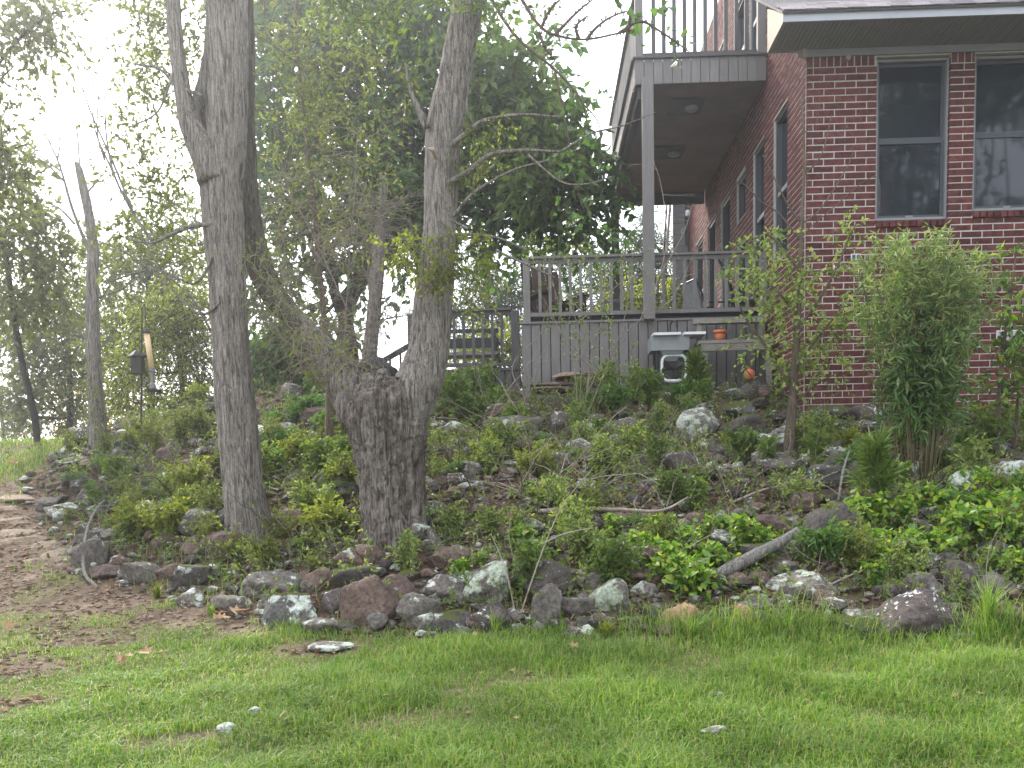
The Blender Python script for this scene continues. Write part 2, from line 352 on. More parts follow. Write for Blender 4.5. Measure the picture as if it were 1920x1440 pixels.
def brickm(name, gain=1.0):
    m, t, b, l = nm(name)
    oi = t.nodes.new('ShaderNodeObjectInfo'); r = ramp(t, [(0, (.08, .026, .025)), (.25, (.098, .03, .028)), (.6, (.114, .036, .032)), (.88, (.13, .044, .038)), (1, (.086, .03, .029))])
    gi = t.nodes.new('ShaderNodeNewGeometry'); ad = t.nodes.new('ShaderNodeMath'); ad.operation = 'ADD'; l(oi.outputs['Random'], ad.inputs[0]); l(gi.outputs['Random Per Island'], ad.inputs[1])
    fr = t.nodes.new('ShaderNodeMath'); fr.operation = 'FRACT'; l(ad.outputs[0], fr.inputs[0]); l(fr.outputs[0], r.inputs['Fac'])
    n = noise(t, 16, 5, .65, coords(t, (1, 1, 1))); r2 = ramp(t, [(.32, (.5, .48, .5)), (.55, (1.05, 1.05, 1.05)), (.75, (1.3, 1.3, 1.3))]); l(n.outputs['Fac'], r2.inputs['Fac'])
    gp = t.nodes.new('ShaderNodeNewGeometry'); nb = noise(t, .9, 5, .6, gp.outputs['Position']); r3 = ramp(t, [(.35, (.85, .85, .87)), (.65, (1.12, 1.1, 1.06))]); l(nb.outputs['Fac'], r3.inputs['Fac'])
    c = mixc(t, mixc(t, r.outputs['Color'], r2.outputs['Color'], 1, 'MULTIPLY'), r3.outputs['Color'], 1, 'MULTIPLY')
    ns_ = noise(t, 7, 6, .7, gp.outputs['Position']); r4 = ramp(t, [(.62, (0, 0, 0)), (.8, (.6, .6, .6))]); l(ns_.outputs['Fac'], r4.inputs['Fac'])
    l(mixc(t, c, (.3, .26, .24), r4.outputs['Color']), b.inputs['Base Color'])
    b.inputs['Roughness'].default_value = .9; b.inputs['Specular IOR Level'].default_value = .15
    bump(t, n.outputs['Fac'], .5, .008, b); return m
M['brick'] = brickm('red_brick')
def shinglem():
    m, t, b, l = nm('asphalt_shingle'); oi = t.nodes.new('ShaderNodeObjectInfo')
    r = ramp(t, [(0, (.1, .085, .09)), (1, (.19, .165, .175))]); l(oi.outputs['Random'], r.inputs['Fac'])
    n = noise(t, 60, 4, .7, coords(t)); r2 = ramp(t, [(.3, (.7, .7, .7)), (.7, (1.25, 1.25, 1.25))]); l(n.outputs['Fac'], r2.inputs['Fac'])
    l(mixc(t, r.outputs['Color'], r2.outputs['Color'], 1, 'MULTIPLY'), b.inputs['Base Color']); b.inputs['Roughness'].default_value = .95; return m
M['shingle'] = shinglem()
M['rock_brown'] = rockm('brown_stone', (.06, .043, .036), (.16, .11, .088), (.25, .26, .22), (.4, .41, .38), .6)
M['rock_grey'] = rockm('grey_lichened_stone', (.05, .043, .037), (.17, .148, .128), (.27, .28, .24), (.46, .47, .43), .52)
M['rock_lich'] = rockm('heavily_lichened_stone', (.075, .066, .058), (.19, .17, .15), (.27, .3, .24), (.45, .47, .41), .38)
M['rock_dark'] = rockm('dark_stone', (.032, .028, .025), (.105, .091, .08), (.24, .26, .22), (.4, .41, .38), .58, .5)
M['rock_moss'] = rockm('mossy_lichened_stone', (.05, .046, .042), (.14, .13, .12), (.3, .33, .27), (.48, .5, .44), .5, 1)
M['rock_spot'] = rockm('spotted_stone', (.045, .036, .033), (.125, .1, .092), (.42, .43, .42), (.6, .6, .59), .55, 0, 17, .03)
M['rock_pale'] = rockm('pale_lichen_slab', (.07, .06, .05), (.16, .14, .12), (.2, .23, .16), (.36, .39, .31), .3, 0, 9, .08)
M['rock_tan'] = rockm('tan_sandstone', (.2, .11, .06), (.36, .24, .15), (.4, .4, .36), (.5, .5, .48), .6)
M['flag'] = rockm('tan_flagstone', (.14, .1, .072), (.25, .185, .135), (.28, .25, .2), (.3, .27, .22), .64)
M['bark_oak'] = barkm('grey_oak_bark', (.055, .047, .041), (.27, .238, .21), 1.15, .65)
M['bark_stump'] = barkm('rugged_burl_bark', (.042, .035, .03), (.245, .21, .18), .85, .9, (.05, .036, .028))
M['bark_limb'] = barkm('brown_limb_bark', (.025, .021, .017), (.115, .1, .08), 1, .7)
M['bark_dark'] = barkm('dark_bark', (.02, .017, .015), (.06, .052, .046), 1, .8)
M['bark_sap'] = barkm('brown_sapling_bark', (.06, .045, .032), (.16, .125, .09), 2, .5)
M['twig'] = plain('pale_dead_twig', (.24, .2, .165), .9, .3, 20, .1)
M['twigd'] = plain('brown_twig', (.085, .065, .05), .9, .3, 20, .1)
M['stem'] = plain('green_stem', (.1, .11, .04), .7, .25, 12, .2)
M['cane'] = plain('olive_cane', (.1, .08, .035), .6, .3, 6, .3)
M['deadlog'] = barkm('lichened_dead_wood', (.07, .06, .052), (.3, .28, .25), 1.4, .8)
M['lf_dark'] = leafm('dark_tree_leaf', [(.03, .066, .025), (.052, .1, .033), (.08, .145, .044)], .45, .4, .4)
M['lf_mid'] = leafm('mid_green_leaf', [(.06, .1, .028), (.095, .145, .038), (.15, .195, .055)], .42)
M['lf_olive'] = leafm('olive_leaf', [(.075, .095, .026), (.12, .145, .038), (.17, .185, .05)], .45)
M['lf_yel'] = leafm('yellow_green_leaf', [(.1, .13, .025), (.16, .19, .038), (.24, .24, .05)], .5)
M['lf_bright'] = leafm('bright_groundcover_leaf', [(.07, .15, .025), (.11, .21, .032), (.17, .28, .042), (.34, .37, .06)], .4)
M['lf_pale'] = leafm('pale_variegated_leaf', [(.08, .13, .035), (.125, .19, .05), (.21, .26, .08), (.33, .34, .13)], .4)
M['lf_bush'] = leafm('soft_green_lance_leaf', [(.085, .145, .055), (.13, .19, .075), (.19, .24, .105), (.27, .29, .15)], .4)
M['lf_cane'] = leafm('green_hanging_leaf', [(.055, .11, .035), (.085, .15, .048), (.13, .19, .065)], .38)
M['lf_grey'] = leafm('grey_green_leaf', [(.075, .09, .045), (.11, .125, .055), (.15, .155, .065)], .5)
M['lf_pine'] = leafm('pine_needle', [(.03, .055, .025), (.05, .08, .032), (.07, .1, .038)], .3)
M['lf_pinel'] = leafm('young_pine_needle', [(.07, .13, .03), (.12, .18, .04), (.18, .23, .05)], .35)
M['lf_dead'] = leafm('dry_leaf', [(.14, .085, .05), (.24, .14, .08), (.33, .22, .14), (.4, .3, .2)], .2, .7, .15, (1.3, 1, .7))
M['lf_litter'] = leafm('leaf_litter_leaf', [(.06, .038, .026), (.12, .078, .05), (.2, .125, .085), (.26, .18, .13)], .15, .8, .1, (1.2, 1, .8))
M['grass'] = leafm('lawn_grass_blade', [(.075, .155, .028), (.118, .218, .038), (.16, .262, .05), (.215, .29, .078), (.34, .32, .155)], .42, .5, .3, (1.3, 1.4, .6))
M['lf_fern'] = leafm('fern_green_leaf', [(.05, .11, .028), (.075, .15, .036), (.11, .2, .05)], .42)
# ------------------------------------------------------------------ ground
def lawn_z(X, Y):
    X = np.asarray(X, float); Y = np.asarray(Y, float)
    y = np.minimum(Y, 14.)
    z = .08*y+.021*np.maximum(0, y-6)**2
    return z-.05*np.maximum(0, Y-14.6)
def hit(px, py, fz, y0=2.5, y1=40):
    d = ray(px, py); ys = np.arange(y0, y1, .02); P = EYE+d*(ys/d[1])[:, None]
    b = P[:, 2] < fz(P[:, 0], P[:, 1]); i = np.argmax(b) if b.any() else len(ys)-1
    return P[i]
_edge_px = [(3300,1215),(2500,1205),(1920,1192),(1500,1188),(1000,1192),(650,1184),(500,1168),(330,1117),(150,1068),(95,985),(55,905),(100,860)]
EDGE = [tuple(hit(x, y, lawn_z)[:2]) for x, y in _edge_px]
EDGE += [(EDGE[-1][0]+.2, 15.2), (EDGE[-1][0]+1.5, 40), (60, 40)]
EA = np.array(EDGE)
def edge_d(X, Y):
    """signed distance to the foot of the bank, positive on the bank"""
    P = np.stack([np.asarray(X, float).ravel(), np.asarray(Y, float).ravel()], 1); dm = np.full(len(P), 1e9); ins = np.zeros(len(P), bool)
    n = len(EA)
    for i in range(n):
        a = EA[i]; b = EA[(i+1) % n]; ab = b-a
        t = np.clip(((P-a)@ab)/(ab@ab), 0, 1); d = np.linalg.norm(P-a-t[:, None]*ab, axis=1)
        if i < n-2: dm = np.minimum(dm, d)
        c = ((a[1] > P[:, 1]) != (b[1] > P[:, 1])); xx = a[0]+(P[:, 1]-a[1])/(b[1]-a[1]+1e-12)*ab[0]
        ins ^= c & (P[:, 0] < xx)
    return np.where(ins, dm, -dm).reshape(np.shape(X))
def zg(X, Y):
    X = np.asarray(X, float); Y = np.asarray(Y, float); d = edge_d(X, Y); z = lawn_z(X, Y)
    q = np.clip((d-2.2)/4.2, 0, 1); m = .78*(1-np.exp(-np.maximum(d, 0)/2.4))-.3*q*q*(3-2*q)
    P = np.stack([X, Y, X*0], -1)
    z = z+m+.05*fbm(P*1.3, 3, 3)*np.clip(d+.2, 0, 1)+.018*fbm(P*.9, 5, 2)
    return z
def ground_at(px, py):
    for k in range(40):
        g = hit(px, py+k*5, zg)
        if g[1] < 17: break
    return g
def dirt_mask(X, Y):
    """bare worn soil at the left of the lawn"""
    P = np.stack([X, Y, X*0], -1)
    a = np.array(ground_at(640, 1192)[:2]); b = np.array(ground_at(0, 1205)[:2])
    n = np.array([-(b-a)[1], (b-a)[0]]); n = n/np.linalg.norm(n)
    if n[1] < 0: n = -n
    s = (X-a[0])*n[0]+(Y-a[1])*n[1]
    left = np.clip((-.35-X)/.5, 0, 1)
    v = np.clip((s+.35)/.8, 0, 1)*left+.5*fbm(P*2.3, 11, 5)-.12+.45*np.clip(fbm(P*1.1, 14, 3)-.25, 0, 1)*np.clip((.2-X)/.6, 0, 1)
    for px, py, rx, ry in ((40, 1250, .5, .34), (120, 1205, .35, .2), (20, 1320, .3, .12), (350, 1385, .3, .14), (270, 1400, .2, .1), (590, 1215, .25, .2)):
        c = ground_at(px, py); v = np.maximum(v, 1.15-np.hypot((X-c[0])/rx, (Y-c[1])/ry)*.75+.3*fbm(P*4, 19, 3))
    # the far lawn beyond the path is grass again
    v = v-np.clip((Y-12.2)/1., 0, 1)*1.2*np.clip((-4.2-X)/.5, 0, 1)
    v = v-.9*np.clip(1-np.hypot(X-ground_at(20, 1170)[0], (Y-ground_at(20, 1170)[1]))/.5, 0, 1)
    return np.clip(v, 0, 1)
xs = np.concatenate([np.linspace(-70, -9, 40), np.arange(-8.8, 9, .07), np.linspace(9.3, 70, 40)])
ys = np.concatenate([np.linspace(-40, 2, 30), np.arange(2.1, 16, .07), np.linspace(16.5, 90, 50)])
GX, GY = np.meshgrid(xs, ys); GZ = zg(GX, GY)
gb = MB(); nx, ny = len(xs), len(ys)
ii = np.arange(ny-1)[:, None]*nx; jj = np.arange(nx-1)[None]
gb.add(np.stack([GX, GY, GZ], -1).reshape(-1, 3), np.stack([ii+jj, ii+jj+1, ii+nx+jj+1, ii+nx+jj], -1).reshape(-1, 4))
gme = gb.mesh('ground', True)
dm_ = dirt_mask(GX, GY); bk_ = np.clip(edge_d(GX, GY)/.25+.3, 0, 1)
for nme, arr in (('dirt', dm_), ('bank', bk_)):
    at_ = gme.attributes.new(nme, 'FLOAT', 'POINT'); at_.data.foreach_set('value', arr.ravel().astype(np.float32))
def groundm():
    m, t, b, l = nm('soil_and_turf')
    v = coords(t, (1, 1, 1), False); n = noise(t, 2.2, 8, .65, v); nf = noise(t, 26, 6, .7, v)
    turf = ramp(t, [(.3, (.06, .065, .025)), (.7, (.15, .13, .06))]); l(nf.outputs['Fac'], turf.inputs['Fac'])
    dirt = ramp(t, [(.3, (.07, .05, .037)), (.52, (.132, .098, .072)), (.78, (.27, .21, .165))]); l(n.outputs['Fac'], dirt.inputs['Fac'])
    dfine = ramp(t, [(.3, (.45, .43, .4)), (.7, (1.35, 1.33, 1.3))]); l(nf.outputs['Fac'], dfine.inputs['Fac'])
    d2 = mixc(t, dirt.outputs['Color'], dfine.outputs['Color'], 1, 'MULTIPLY')
    bank = ramp(t, [(.3, (.035, .024, .017)), (.7, (.105, .073, .05))]); l(nf.outputs['Fac'], bank.inputs['Fac'])
    a1 = t.nodes.new('ShaderNodeAttribute'); a1.attribute_name = 'dirt'; a2 = t.nodes.new('ShaderNodeAttribute'); a2.attribute_name = 'bank'
    c = mixc(t, turf.outputs['Color'], d2, a1.outputs['Fac']); c = mixc(t, c, bank.outputs['Color'], a2.outputs['Fac'])
    l(c, b.inputs['Base Color']); b.inputs['Roughness'].default_value = .95; b.inputs['Specular IOR Level'].default_value = .1
    ad = t.nodes.new('ShaderNodeMath'); ad.operation = 'MULTIPLY_ADD'; l(nf.outputs['Fac'], ad.inputs[0]); ad.inputs[1].default_value = .4; l(n.outputs['Fac'], ad.inputs[2])
    bump(t, ad.outputs[0], .8, .04, b); return m
ground = put('ground', gme, groundm(), None, 'structure')
ground['label'] = 'lawn and bare soil rising to a planted rocky bank'

# ------------------------------------------------------------------ the brick house
YF = 13.1                                   # front wall plane
XC = float(at(1510, 400, YF)[0])            # left corner of the front wall, also the plane of the side wall
def zf(py, px=1560, Y=YF): return float(at(px, py, Y)[2])
def xf(px, py, Y=YF): return float(at(px, py, Y)[0])
house = thing('brick_house', 'red brick house with dark double hung windows and boxed eave', 'house', (XC, YF, 2.6))
CH, BL, BH, JT = .0825, .2585, .07, .0125
ZS = zf(97, 1515)                            # soffit plane
Z_TOP_COURSE = zf(126, 1575)
WIN = []
for (xa, xb, ya, yb) in ((1643, 1779.5, 108, 404), (1826, 1966, 102, 398)):
    WIN.append((xf(xa, 250), xf(xb, 250), zf(yb, (xa+xb)/2), zf(ya, (xa+xb)/2)))
XR = XC+6.4
ZB = 2.5
# openings snapped to courses
def course_z(z): return Z_TOP_COURSE-round((Z_TOP_COURSE-z)/CH)*CH
WIN = [(a, b, course_z(c), d) for a, b, c, d in WIN]
WIN.append((WIN[1][1]+.3, WIN[1][1]+1.27, WIN[1][2], WIN[1][3]))
SILLH = .1
wall = MB()
cuts = [XC+.02]+[v for w in WIN for v in (w[0]-.006, w[1]+.006)]+[XR]
for k in range(0, len(cuts), 2):             # full-height piers
    wall.box(((cuts[k]+cuts[k+1])/2, YF+.054, (ZB+ZS)/2), (cuts[k+1]-cuts[k], .12, ZS-ZB))
for w in WIN:
    wall.box(((w[0]+w[1])/2, YF+.054, (ZB+w[2]-SILLH)/2), (w[1]-w[0]+.012, .12, w[2]-SILLH-ZB))
    if w[3] < ZS-.03: wall.box(((w[0]+w[1])/2, YF+.054, (w[3]+ZS)/2+.01), (w[1]-w[0]+.012, .12, ZS-w[3]-.02))
# side wall with openings (depth intervals along Y, heights from the photo)
VPX = 1018.0
def y_side(px): return YF*(1510-VPX)/(px-VPX)
def z_side(px, py): return float(at(px, py, y_side(px))[2])
z_head = z_side(1477.5, 186)
SIDE = []   # (y0, y1, zbottom, ztop, kind)
ZDK = float(at(1208, 599, 15.2)[2])          # deck floor
for a, b, k in ((1478, 1453, 'w'), (1436, 1416, 'w'), (1402, 1386, 's'), (1374, 1357, 'w'), (1347, 1333, 'd'), (1324, 1311, 'w')):
    y0, y1 = y_side(a), y_side(b)
    if k == 'w': SIDE.append((y0, y1, z_head-1.95, z_head, 'w'))
    elif k == 'd': SIDE.append((y0, y1, ZDK+.02, z_head, 'd'))
    else:
        SIDE.append((y0, y1, z_head-.72, z_head-.05, 'w')); SIDE.append((y0, y1, ZDK+.02, z_head-1.05, 'd'))
YE = y_side(1299)
ZT2 = ZS+3.4
YU = 14.2      # the upper storey of the side wall starts behind the low front roof
UP = [(y0, y1, ZS+1.05 if k < 3 else ZS+.55, ZS+2.5) for k, (y0, y1) in enumerate(((15.5, 16.5), (16.9, 17.8), (18.3, 19.2), (19.9, 20.9)))]
def side_rects():
    yy = sorted({YF+.01, YE, YU}|{v for s in SIDE for v in s[:2]}|{v for s in UP for v in s[:2]}); out = []
    for a, b in zip(yy[:-1], yy[1:]):
        mid = (a+b)/2; top = ZT2 if mid > YU else ZS+.46
        holes = sorted([(s[2], s[3]) for s in SIDE+[(*u, 'w') for u in UP] if s[0] <= mid <= s[1]]); z = ZB
        for h0, h1 in holes:
            out.append((a, b, z, h0)); z = h1
        out.append((a, b, z, top))
    return out
for a, b, z0, z1 in side_rects():
    if z1-z0 > .01: wall.box((XC+.059, (a+b)/2, (z0+z1)/2), (.13, b-a, z1-z0))
# the front wall of the upper storey, behind the low roof
wall.box((XC+3.2, YU+.06, (ZS+.02+ZT2)/2), (6.1, .1, ZT2-ZS-.02))
wall_o = wall.build('wall', M['mortar'], house)
OFF[wall_o.name] = (0, 0, 0)
# bricks: a few shared block shapes, one object each on the front
def block(l, h, d=.05, j=.0022):
    m = MB(); x, y, z = l/2, d, h/2; c = .004
    def r(): return random.uniform(-j, j)
    f = [[-x+c+r(), r()*1.5, -z+c+r()], [x-c+r(), r()*1.5, -z+c+r()], [x-c+r(), r()*1.5, z-c+r()], [-x+c+r(), r()*1.5, z-c+r()]]
    b_ = [[-x, .006, -z], [x, .006, -z], [x, .006, z], [-x, .006, z]]; e = [[-x, y, -z], [x, y, -z], [x, y, z], [-x, y, z]]
    m.add(f+b_+e, [[0,1,2,3],[4,5,1,0],[5,6,2,1],[6,7,3,2],[7,4,0,3],[8,9,5,4],[9,10,6,5],[10,11,7,6],[11,8,4,7]])
    return m
BLK = {}
def block_mesh(l, h, v):
    k = (round(l/.004), round(h/.004), v)
    if k not in BLK:
        BLK[k] = block(l, h).mesh('brick'); BLK[k].materials.append(M['brick'])
    return BLK[k]
stuffb = MB(); nbrick = 0
def lay(x0, x1, zc, h=BH, proud=.012, Y=YF, part=True, yaw=0):
    """one brick in the front wall between x0 and x1"""
    global nbrick
    l = x1-x0
    if l < .03: return
    if part and nbrick < 296:
        o = bpy.data.objects.new('brick', block_mesh(l, h, random.randrange(3))); COL.objects.link(o); o.parent = wall_o
        o.location = ((x0+x1)/2, Y-proud+random.uniform(-.002, .002), zc); nbrick += 1
    else:
        b = block(l, h); V = b.V[0]+np.array([(x0+x1)/2, Y-proud, zc]); stuffb.add(V, b.Q[0])
rowsz = []
k = 0
z = Z_TOP_COURSE-CH/2
visible = []
while z > ZB:
    segs = [(XC, XR)]
    for w in WIN:
        if z > w[2]-SILLH*.9 and z < w[3]:
            segs = [s for a, b in segs for s in ((a, min(b, w[0])), (max(a, w[1]), b)) if s[1]-s[0] > .02 and s[0] < s[1]]
    off = (BL/2 if k % 2 else 0)+.085
    for a, b in segs:
        x = XC+off-BL
        while x < b:
            p, q = max(a, x)+JT/2, min(b, x+BL)-JT/2
            if q-p > .03:
                if a > XC+.1 and p < a+.07: p = a
                if b < XR-.1 and q > b-.06: q = b-.004
                visible.append((p, q, z))
            x += BL
    z -= CH; k += 1
def seen(p, q, z):
    px = 960+(0.5*(p+q)/YF+.03)*F
    zz = (zf(640)); shrub = p > xf(1600, 560) and z < zf(575)
    return p < xf(1925, 400) and z > zz and not shrub
for p, q, z in visible: lay(p, q, z, part=seen(p, q, z))
# soldier course over the piers and rowlock sills
zc = (Z_TOP_COURSE+ZS)/2; sh = ZS-Z_TOP_COURSE-.012
for a, b in ((XC, WIN[0][0]-.004), (WIN[0][1]+.004, WIN[1][0]-.004)):
    x = a
    while x < b-.03:
        lay(x+JT/2, min(b, x+CH)-JT/2, zc, sh); x += CH
for w in WIN[:2]:
    x = w[0]-.005; kk = 0
    while x < w[1]-.02:
        lay(x+JT/2, min(w[1]+.03, x+CH)-JT/2, w[2]-SILLH/2-.012, SILLH-.03, .045); x += CH; kk += 1
# reveal bricks on the window sides and the side-wall bricks, joined as one part
def side_brick(m, y0, y1, zc, X, h=BH):
    b = block(y1-y0, h); V = b.V[0]; m.add(np.stack([X-.012+V[:, 1], (y0+y1)/2-V[:, 0], V[:, 2]+zc], 1), b.Q[0])
sb = MB(); k = 0; z = Z_TOP_COURSE-CH/2
while z > ZB: z -= CH
z += CH; kk = 0
while z < ZT2-.05:
    segs = [(YF+.004, YE)] if z < ZS+.46 else [(YU, YE)]
    for s in SIDE+[(*u, 'w') for u in UP]:
        if s[2] < z+BH/2 and z-BH/2 < s[3]:
            segs = [g for a, b in segs for g in ((a, min(b, s[0])), (max(a, s[1]), b)) if g[1]-g[0] > .04]
    y0 = YF+(BL/2 if kk % 2 else 0)-BL
    for a, b in segs:
        y = y0
        while y < b:
            p, q = max(a, y)+JT/2, min(b, y+BL)-JT/2
            if q-p > .03: side_brick(sb, p, q, z, XC)
            y += BL
    z += CH; kk += 1
for w in WIN[:2]:
    z = w[2]+CH/2
    while z < w[3]-.02:
        side_brick(sb, YF+.0, YF+.1, z, w[1]+.011); z += CH
sb.build('brick', M['brick'], wall_o, kind='stuff')
stuffb.build('brick', M['brick'], wall_o, kind='stuff')
# windows on the front: part window (outer trim) > sash, pane, meeting rail
def window_front(w, Y=YF+.085):
    x0, x1, z0, z1 = w; m = MB(); t = .028
    for c, d in ((((x0+x1)/2, Y, z0+t/2), (x1-x0, .1, t)), (((x0+x1)/2, Y, z1-t/2), (x1-x0, .1, t)), ((x0+t/2, Y, (z0+z1)/2), (t, .1, z1-z0-2*t)), ((x1-t/2, Y, (z0+z1)/2), (t, .1, z1-z0-2*t))): m.box(c, d)
    wo_ = m.build('window', M['framel'], house); OFF[wo_.name] = (0, 0, 0)
    for o in (wo_,): o.location = tuple(-v for v in OFF[house.name])
    zm = z0+(z1-z0)*.505; a0, a1, b0, b1 = x0+t+.002, x1-t-.002, z0+t+.002, z1-t-.002
    for (s0, s1, yy) in ((b0, zm-.004, Y+.012), (zm+.004, b1, Y+.035)):
        f = MB(); q = .036
        f.box(((a0+a1)/2, yy, s0+q/2), (a1-a0, .03, q)); f.box(((a0+a1)/2, yy, s1-q/2), (a1-a0, .03, q))
        f.box((a0+q/2, yy, (s0+s1)/2), (q, .03, s1-s0-2*q)); f.box((a1-q/2, yy, (s0+s1)/2), (q, .03, s1-s0-2*q))
        f.build('sash', M['frame'], wo_)
        p = MB(); p.box(((a0+a1)/2, yy+.006, (s0+s1)/2), (a1-a0-2*q-.002, .008, s1-s0-2*q-.002)); p.build('pane', M['glass'], wo_)
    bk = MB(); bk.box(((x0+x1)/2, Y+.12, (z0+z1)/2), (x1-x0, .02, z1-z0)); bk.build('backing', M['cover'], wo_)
    lt = MB(); lt.box(((a0+a1)/2, Y-.008, b0+.02), (.09, .012, .018)); lt.build('latch', M['framel'], wo_)
    return wo_
for w in WIN: window_front(w)
def window_side(s, mt='frame'):
    y0, y1, z0, z1, kd = s; m = MB(); t = .055; X = XC+.08
    m.box((X, y0+t/2, (z0+z1)/2), (.11, t, z1-z0)); m.box((X, y1-t/2, (z0+z1)/2), (.11, t, z1-z0))
    m.box((X, (y0+y1)/2, z1-t/2), (.11, y1-y0-2*t, t)); m.box((X, (y0+y1)/2, z0+t/2), (.11, y1-y0-2*t, t))
    o = m.build('door' if kd == 'd' else 'window', M['frame'], house); OFF[o.name] = (0, 0, 0)
    if kd == 'w' and z1-z0 > 1:
        r = MB(); r.box((X-.01, (y0+y1)/2, z0+(z1-z0)*.48), (.06, y1-y0-2*t-.002, .06)); r.build('sash', M['framel'], o)
    g = MB(); g.box((X+.025, (y0+y1)/2, (z0+z1)/2), (.012, y1-y0-2*t-.002, z1-z0-2*t-.002)); g.build('pane', M['glass'], o)
    if kd == 'd':
        k_ = MB(); k_.box((X-.06, y0+.12, z0+.95), (.04, .03, .12)); k_.build('handle', M['iron'], o)
for s in SIDE: window_side(s)
for u in UP: window_side((*u, 'w'))
# eave: soffit boards, fascia, side board, roof with shingles
def y_for_z(px, py, Z):
    d = ray(px, py); return float((Z-EYE[2])/d[2]*d[1])
YEV = y_for_z(1469.6, 43, ZS); XEV = float(at(1469.6, 43, YEV)[0])
FH = float(at(1469.6, 24, YEV)[2])-ZS
ns = 130; bw = (XR-XEV)/ns
for i in range(ns):
    m = MB(); m.box((XEV+bw*(i+.5), (YEV+YF-.02)/2, ZS+.012+random.uniform(0, .003)), (bw-.008, YF-.02-YEV-.03, .014)); m.build('soffit_board', M['soffit'], house)
m = MB(); m.box(((XEV+XR)/2, (YEV+YF)/2+.05, ZS+.028), (XR-XEV, YF-YEV+.02, .012)); m.build('soffit_backing', M['wooddk'], house)
m = MB(); m.box(((XC+XR)/2-.05, YF-.035, ZS-.035), (XR-XC+.12, .022, .085)); m.build('frieze_board', M['soffit'], house)
m = MB(); m.box(((XEV+XR)/2, YEV-.014, ZS+FH/2), (XR-XEV+.03, .028, FH)); m.build('fascia', M['gutter'], house)
RS = .55; m = MB()
zt = ZS+FH
m.add([[XEV-.012, YEV, ZS-.002], [XEV-.012, YF, ZS-.002], [XEV-.012, YF, zt+(YF-YEV)*RS-.04], [XEV-.012, YEV, zt-.02], [XEV+.012, YEV, ZS-.002], [XEV+.012, YF, ZS-.002], [XEV+.012, YF, zt+(YF-YEV)*RS-.04], [XEV+.012, YEV, zt]], [[0,3,2,1],[4,5,6,7],[0,1,5,4],[1,2,6,5],[2,3,7,6],[3,0,4,7]])
m.build('side_fascia', M['ply'], house)
m = MB(); m.box((XEV+(XC-XEV)/2, YF+.0, ZS+.25), (XC-XEV-.0, .03, .5)); m.build('eave_end_board', M['soffit'], house)
m = MB(); m.box((XC-.035, YF-.055, ZS-.03), (.05, .05, .12)); m.build('corner_return', M['ply'], house)
rf = MB(); rr_ = (YU+.02-YEV+.06); rf.bar((XEV+(XR-XEV)/2, YEV-.06, zt-.02), (XEV+(XR-XEV)/2, YU+.02, zt-.02+rr_*RS), XR-XEV+.06, .02)
roof = rf.build('roof', M['wooddk'], house); OFF[roof.name] = (0, 0, 0)
shm = [MB().box((0, 0, 0), (.235, .2, .012), jit=.004).mesh('shingle') for _ in range(4)]
for q in shm: q.materials.append(M['shingle'])
for r_ in range(4):
    for c in range(27):
        o = bpy.data.objects.new('shingle', random.choice(shm)); COL.objects.link(o); o.parent = roof
        s_ = .1+r_*.145; y = YEV-.07+s_*math.cos(math.atan(RS)); zz = zt-.004+(s_-.07)*math.sin(math.atan(RS))+.045
        o.location = (XEV-.02+.12+c*.24+(r_ % 2)*.09, y, zz); o.rotation_euler = (math.atan(RS)+.05, 0, 0)
# outlet on the front wall, light on the soffit wall, white vent behind the shrub
oc = at(1604.5, 482, YF-.02); m = MB(); m.box(oc, (.118, .02, .078)); ot = m.build('outlet_cover', M['white'], house); OFF[ot.name] = (0, 0, 0)
for s in (-1, 1):
    m = MB(); m.box(oc+np.array([s*.027, -.014, .0]), (.036, .012, .046)); m.build('outlet_lid', M['frame'], ot)
m = MB(); vc = at(1590, 109, YF-.02); m.tube([vc+np.array([0, .01, 0]), vc+np.array([0, -.03, 0])], [.035, .03], 10); m.build('cable_plug', M['ply'], house)
vz0 = at(1868, 640, YF-.03); vz1 = at(1935, 618, YF-.03)
v = MB(); v.box(((vz0[0]+vz1[0])/2, YF-.028, (vz0[2]+vz1[2])/2), (vz1[0]-vz0[0], .02, vz1[2]-vz0[2])); vo = v.build('crawl_space_vent', M['white'], house); OFF[vo.name] = (0, 0, 0)
for i in range(3):
    m = MB(); m.box(((vz0[0]+vz1[0])/2, YF-.045, vz0[2]+(vz1[2]-vz0[2])*(i+.5)/3), (vz1[0]-vz0[0]-.02, .012, .03), rx=.5); m.build('slat', M['white'], vo)

# ------------------------------------------------------------------ clapboard wing at the far end
wing = thing('house_wing', 'grey clapboard wing seen under the balcony at the far end', 'house wing', (XC-.6, YE+.5, 2.6))
xw0 = float(at(1262, 420, YE)[0]); m = MB(); m.box(((xw0+XC+.02)/2, YE+.06, (ZB+ZS+1.8)/2), (XC+.02-xw0, .1, ZS+1.8-ZB)); m.build('wall', M['wooddk'], wing)
z = ZDK+.75; i = 0
while z < ZS+1.75:
    m = MB(); m.box(((xw0+XC-.1)/2, YE-.006, z), (XC-.1-xw0, .02, .125), rx=-.09); m.build('clapboard', M['siding'], wing); z += .118
m = MB(); m.bar(at(1250, 480, YE-.06), at(1262, 300, YE-.06), .04, .12); m.build('corner_trim', M['ply'], wing)
m = MB(); m.bar(at(1244, 480, YE-.02), at(1256, 300, YE-.02), .03, .1); m.build('roof_edge', M['iron'], wing)
m = MB(); xm = (xw0+XC)/2-.05; m.box((xm, YE-.03, ZDK+.62), (XC-xw0-.1, .03, .14)); m.build('base_trim', M['oldwood'], wing)
m = MB(); m.box((XC-.09, YE-.03, (ZDK+.7+ZS)/2), (.08, .05, ZS-ZDK-.7)); m.build('downpipe', M['siding'], wing)
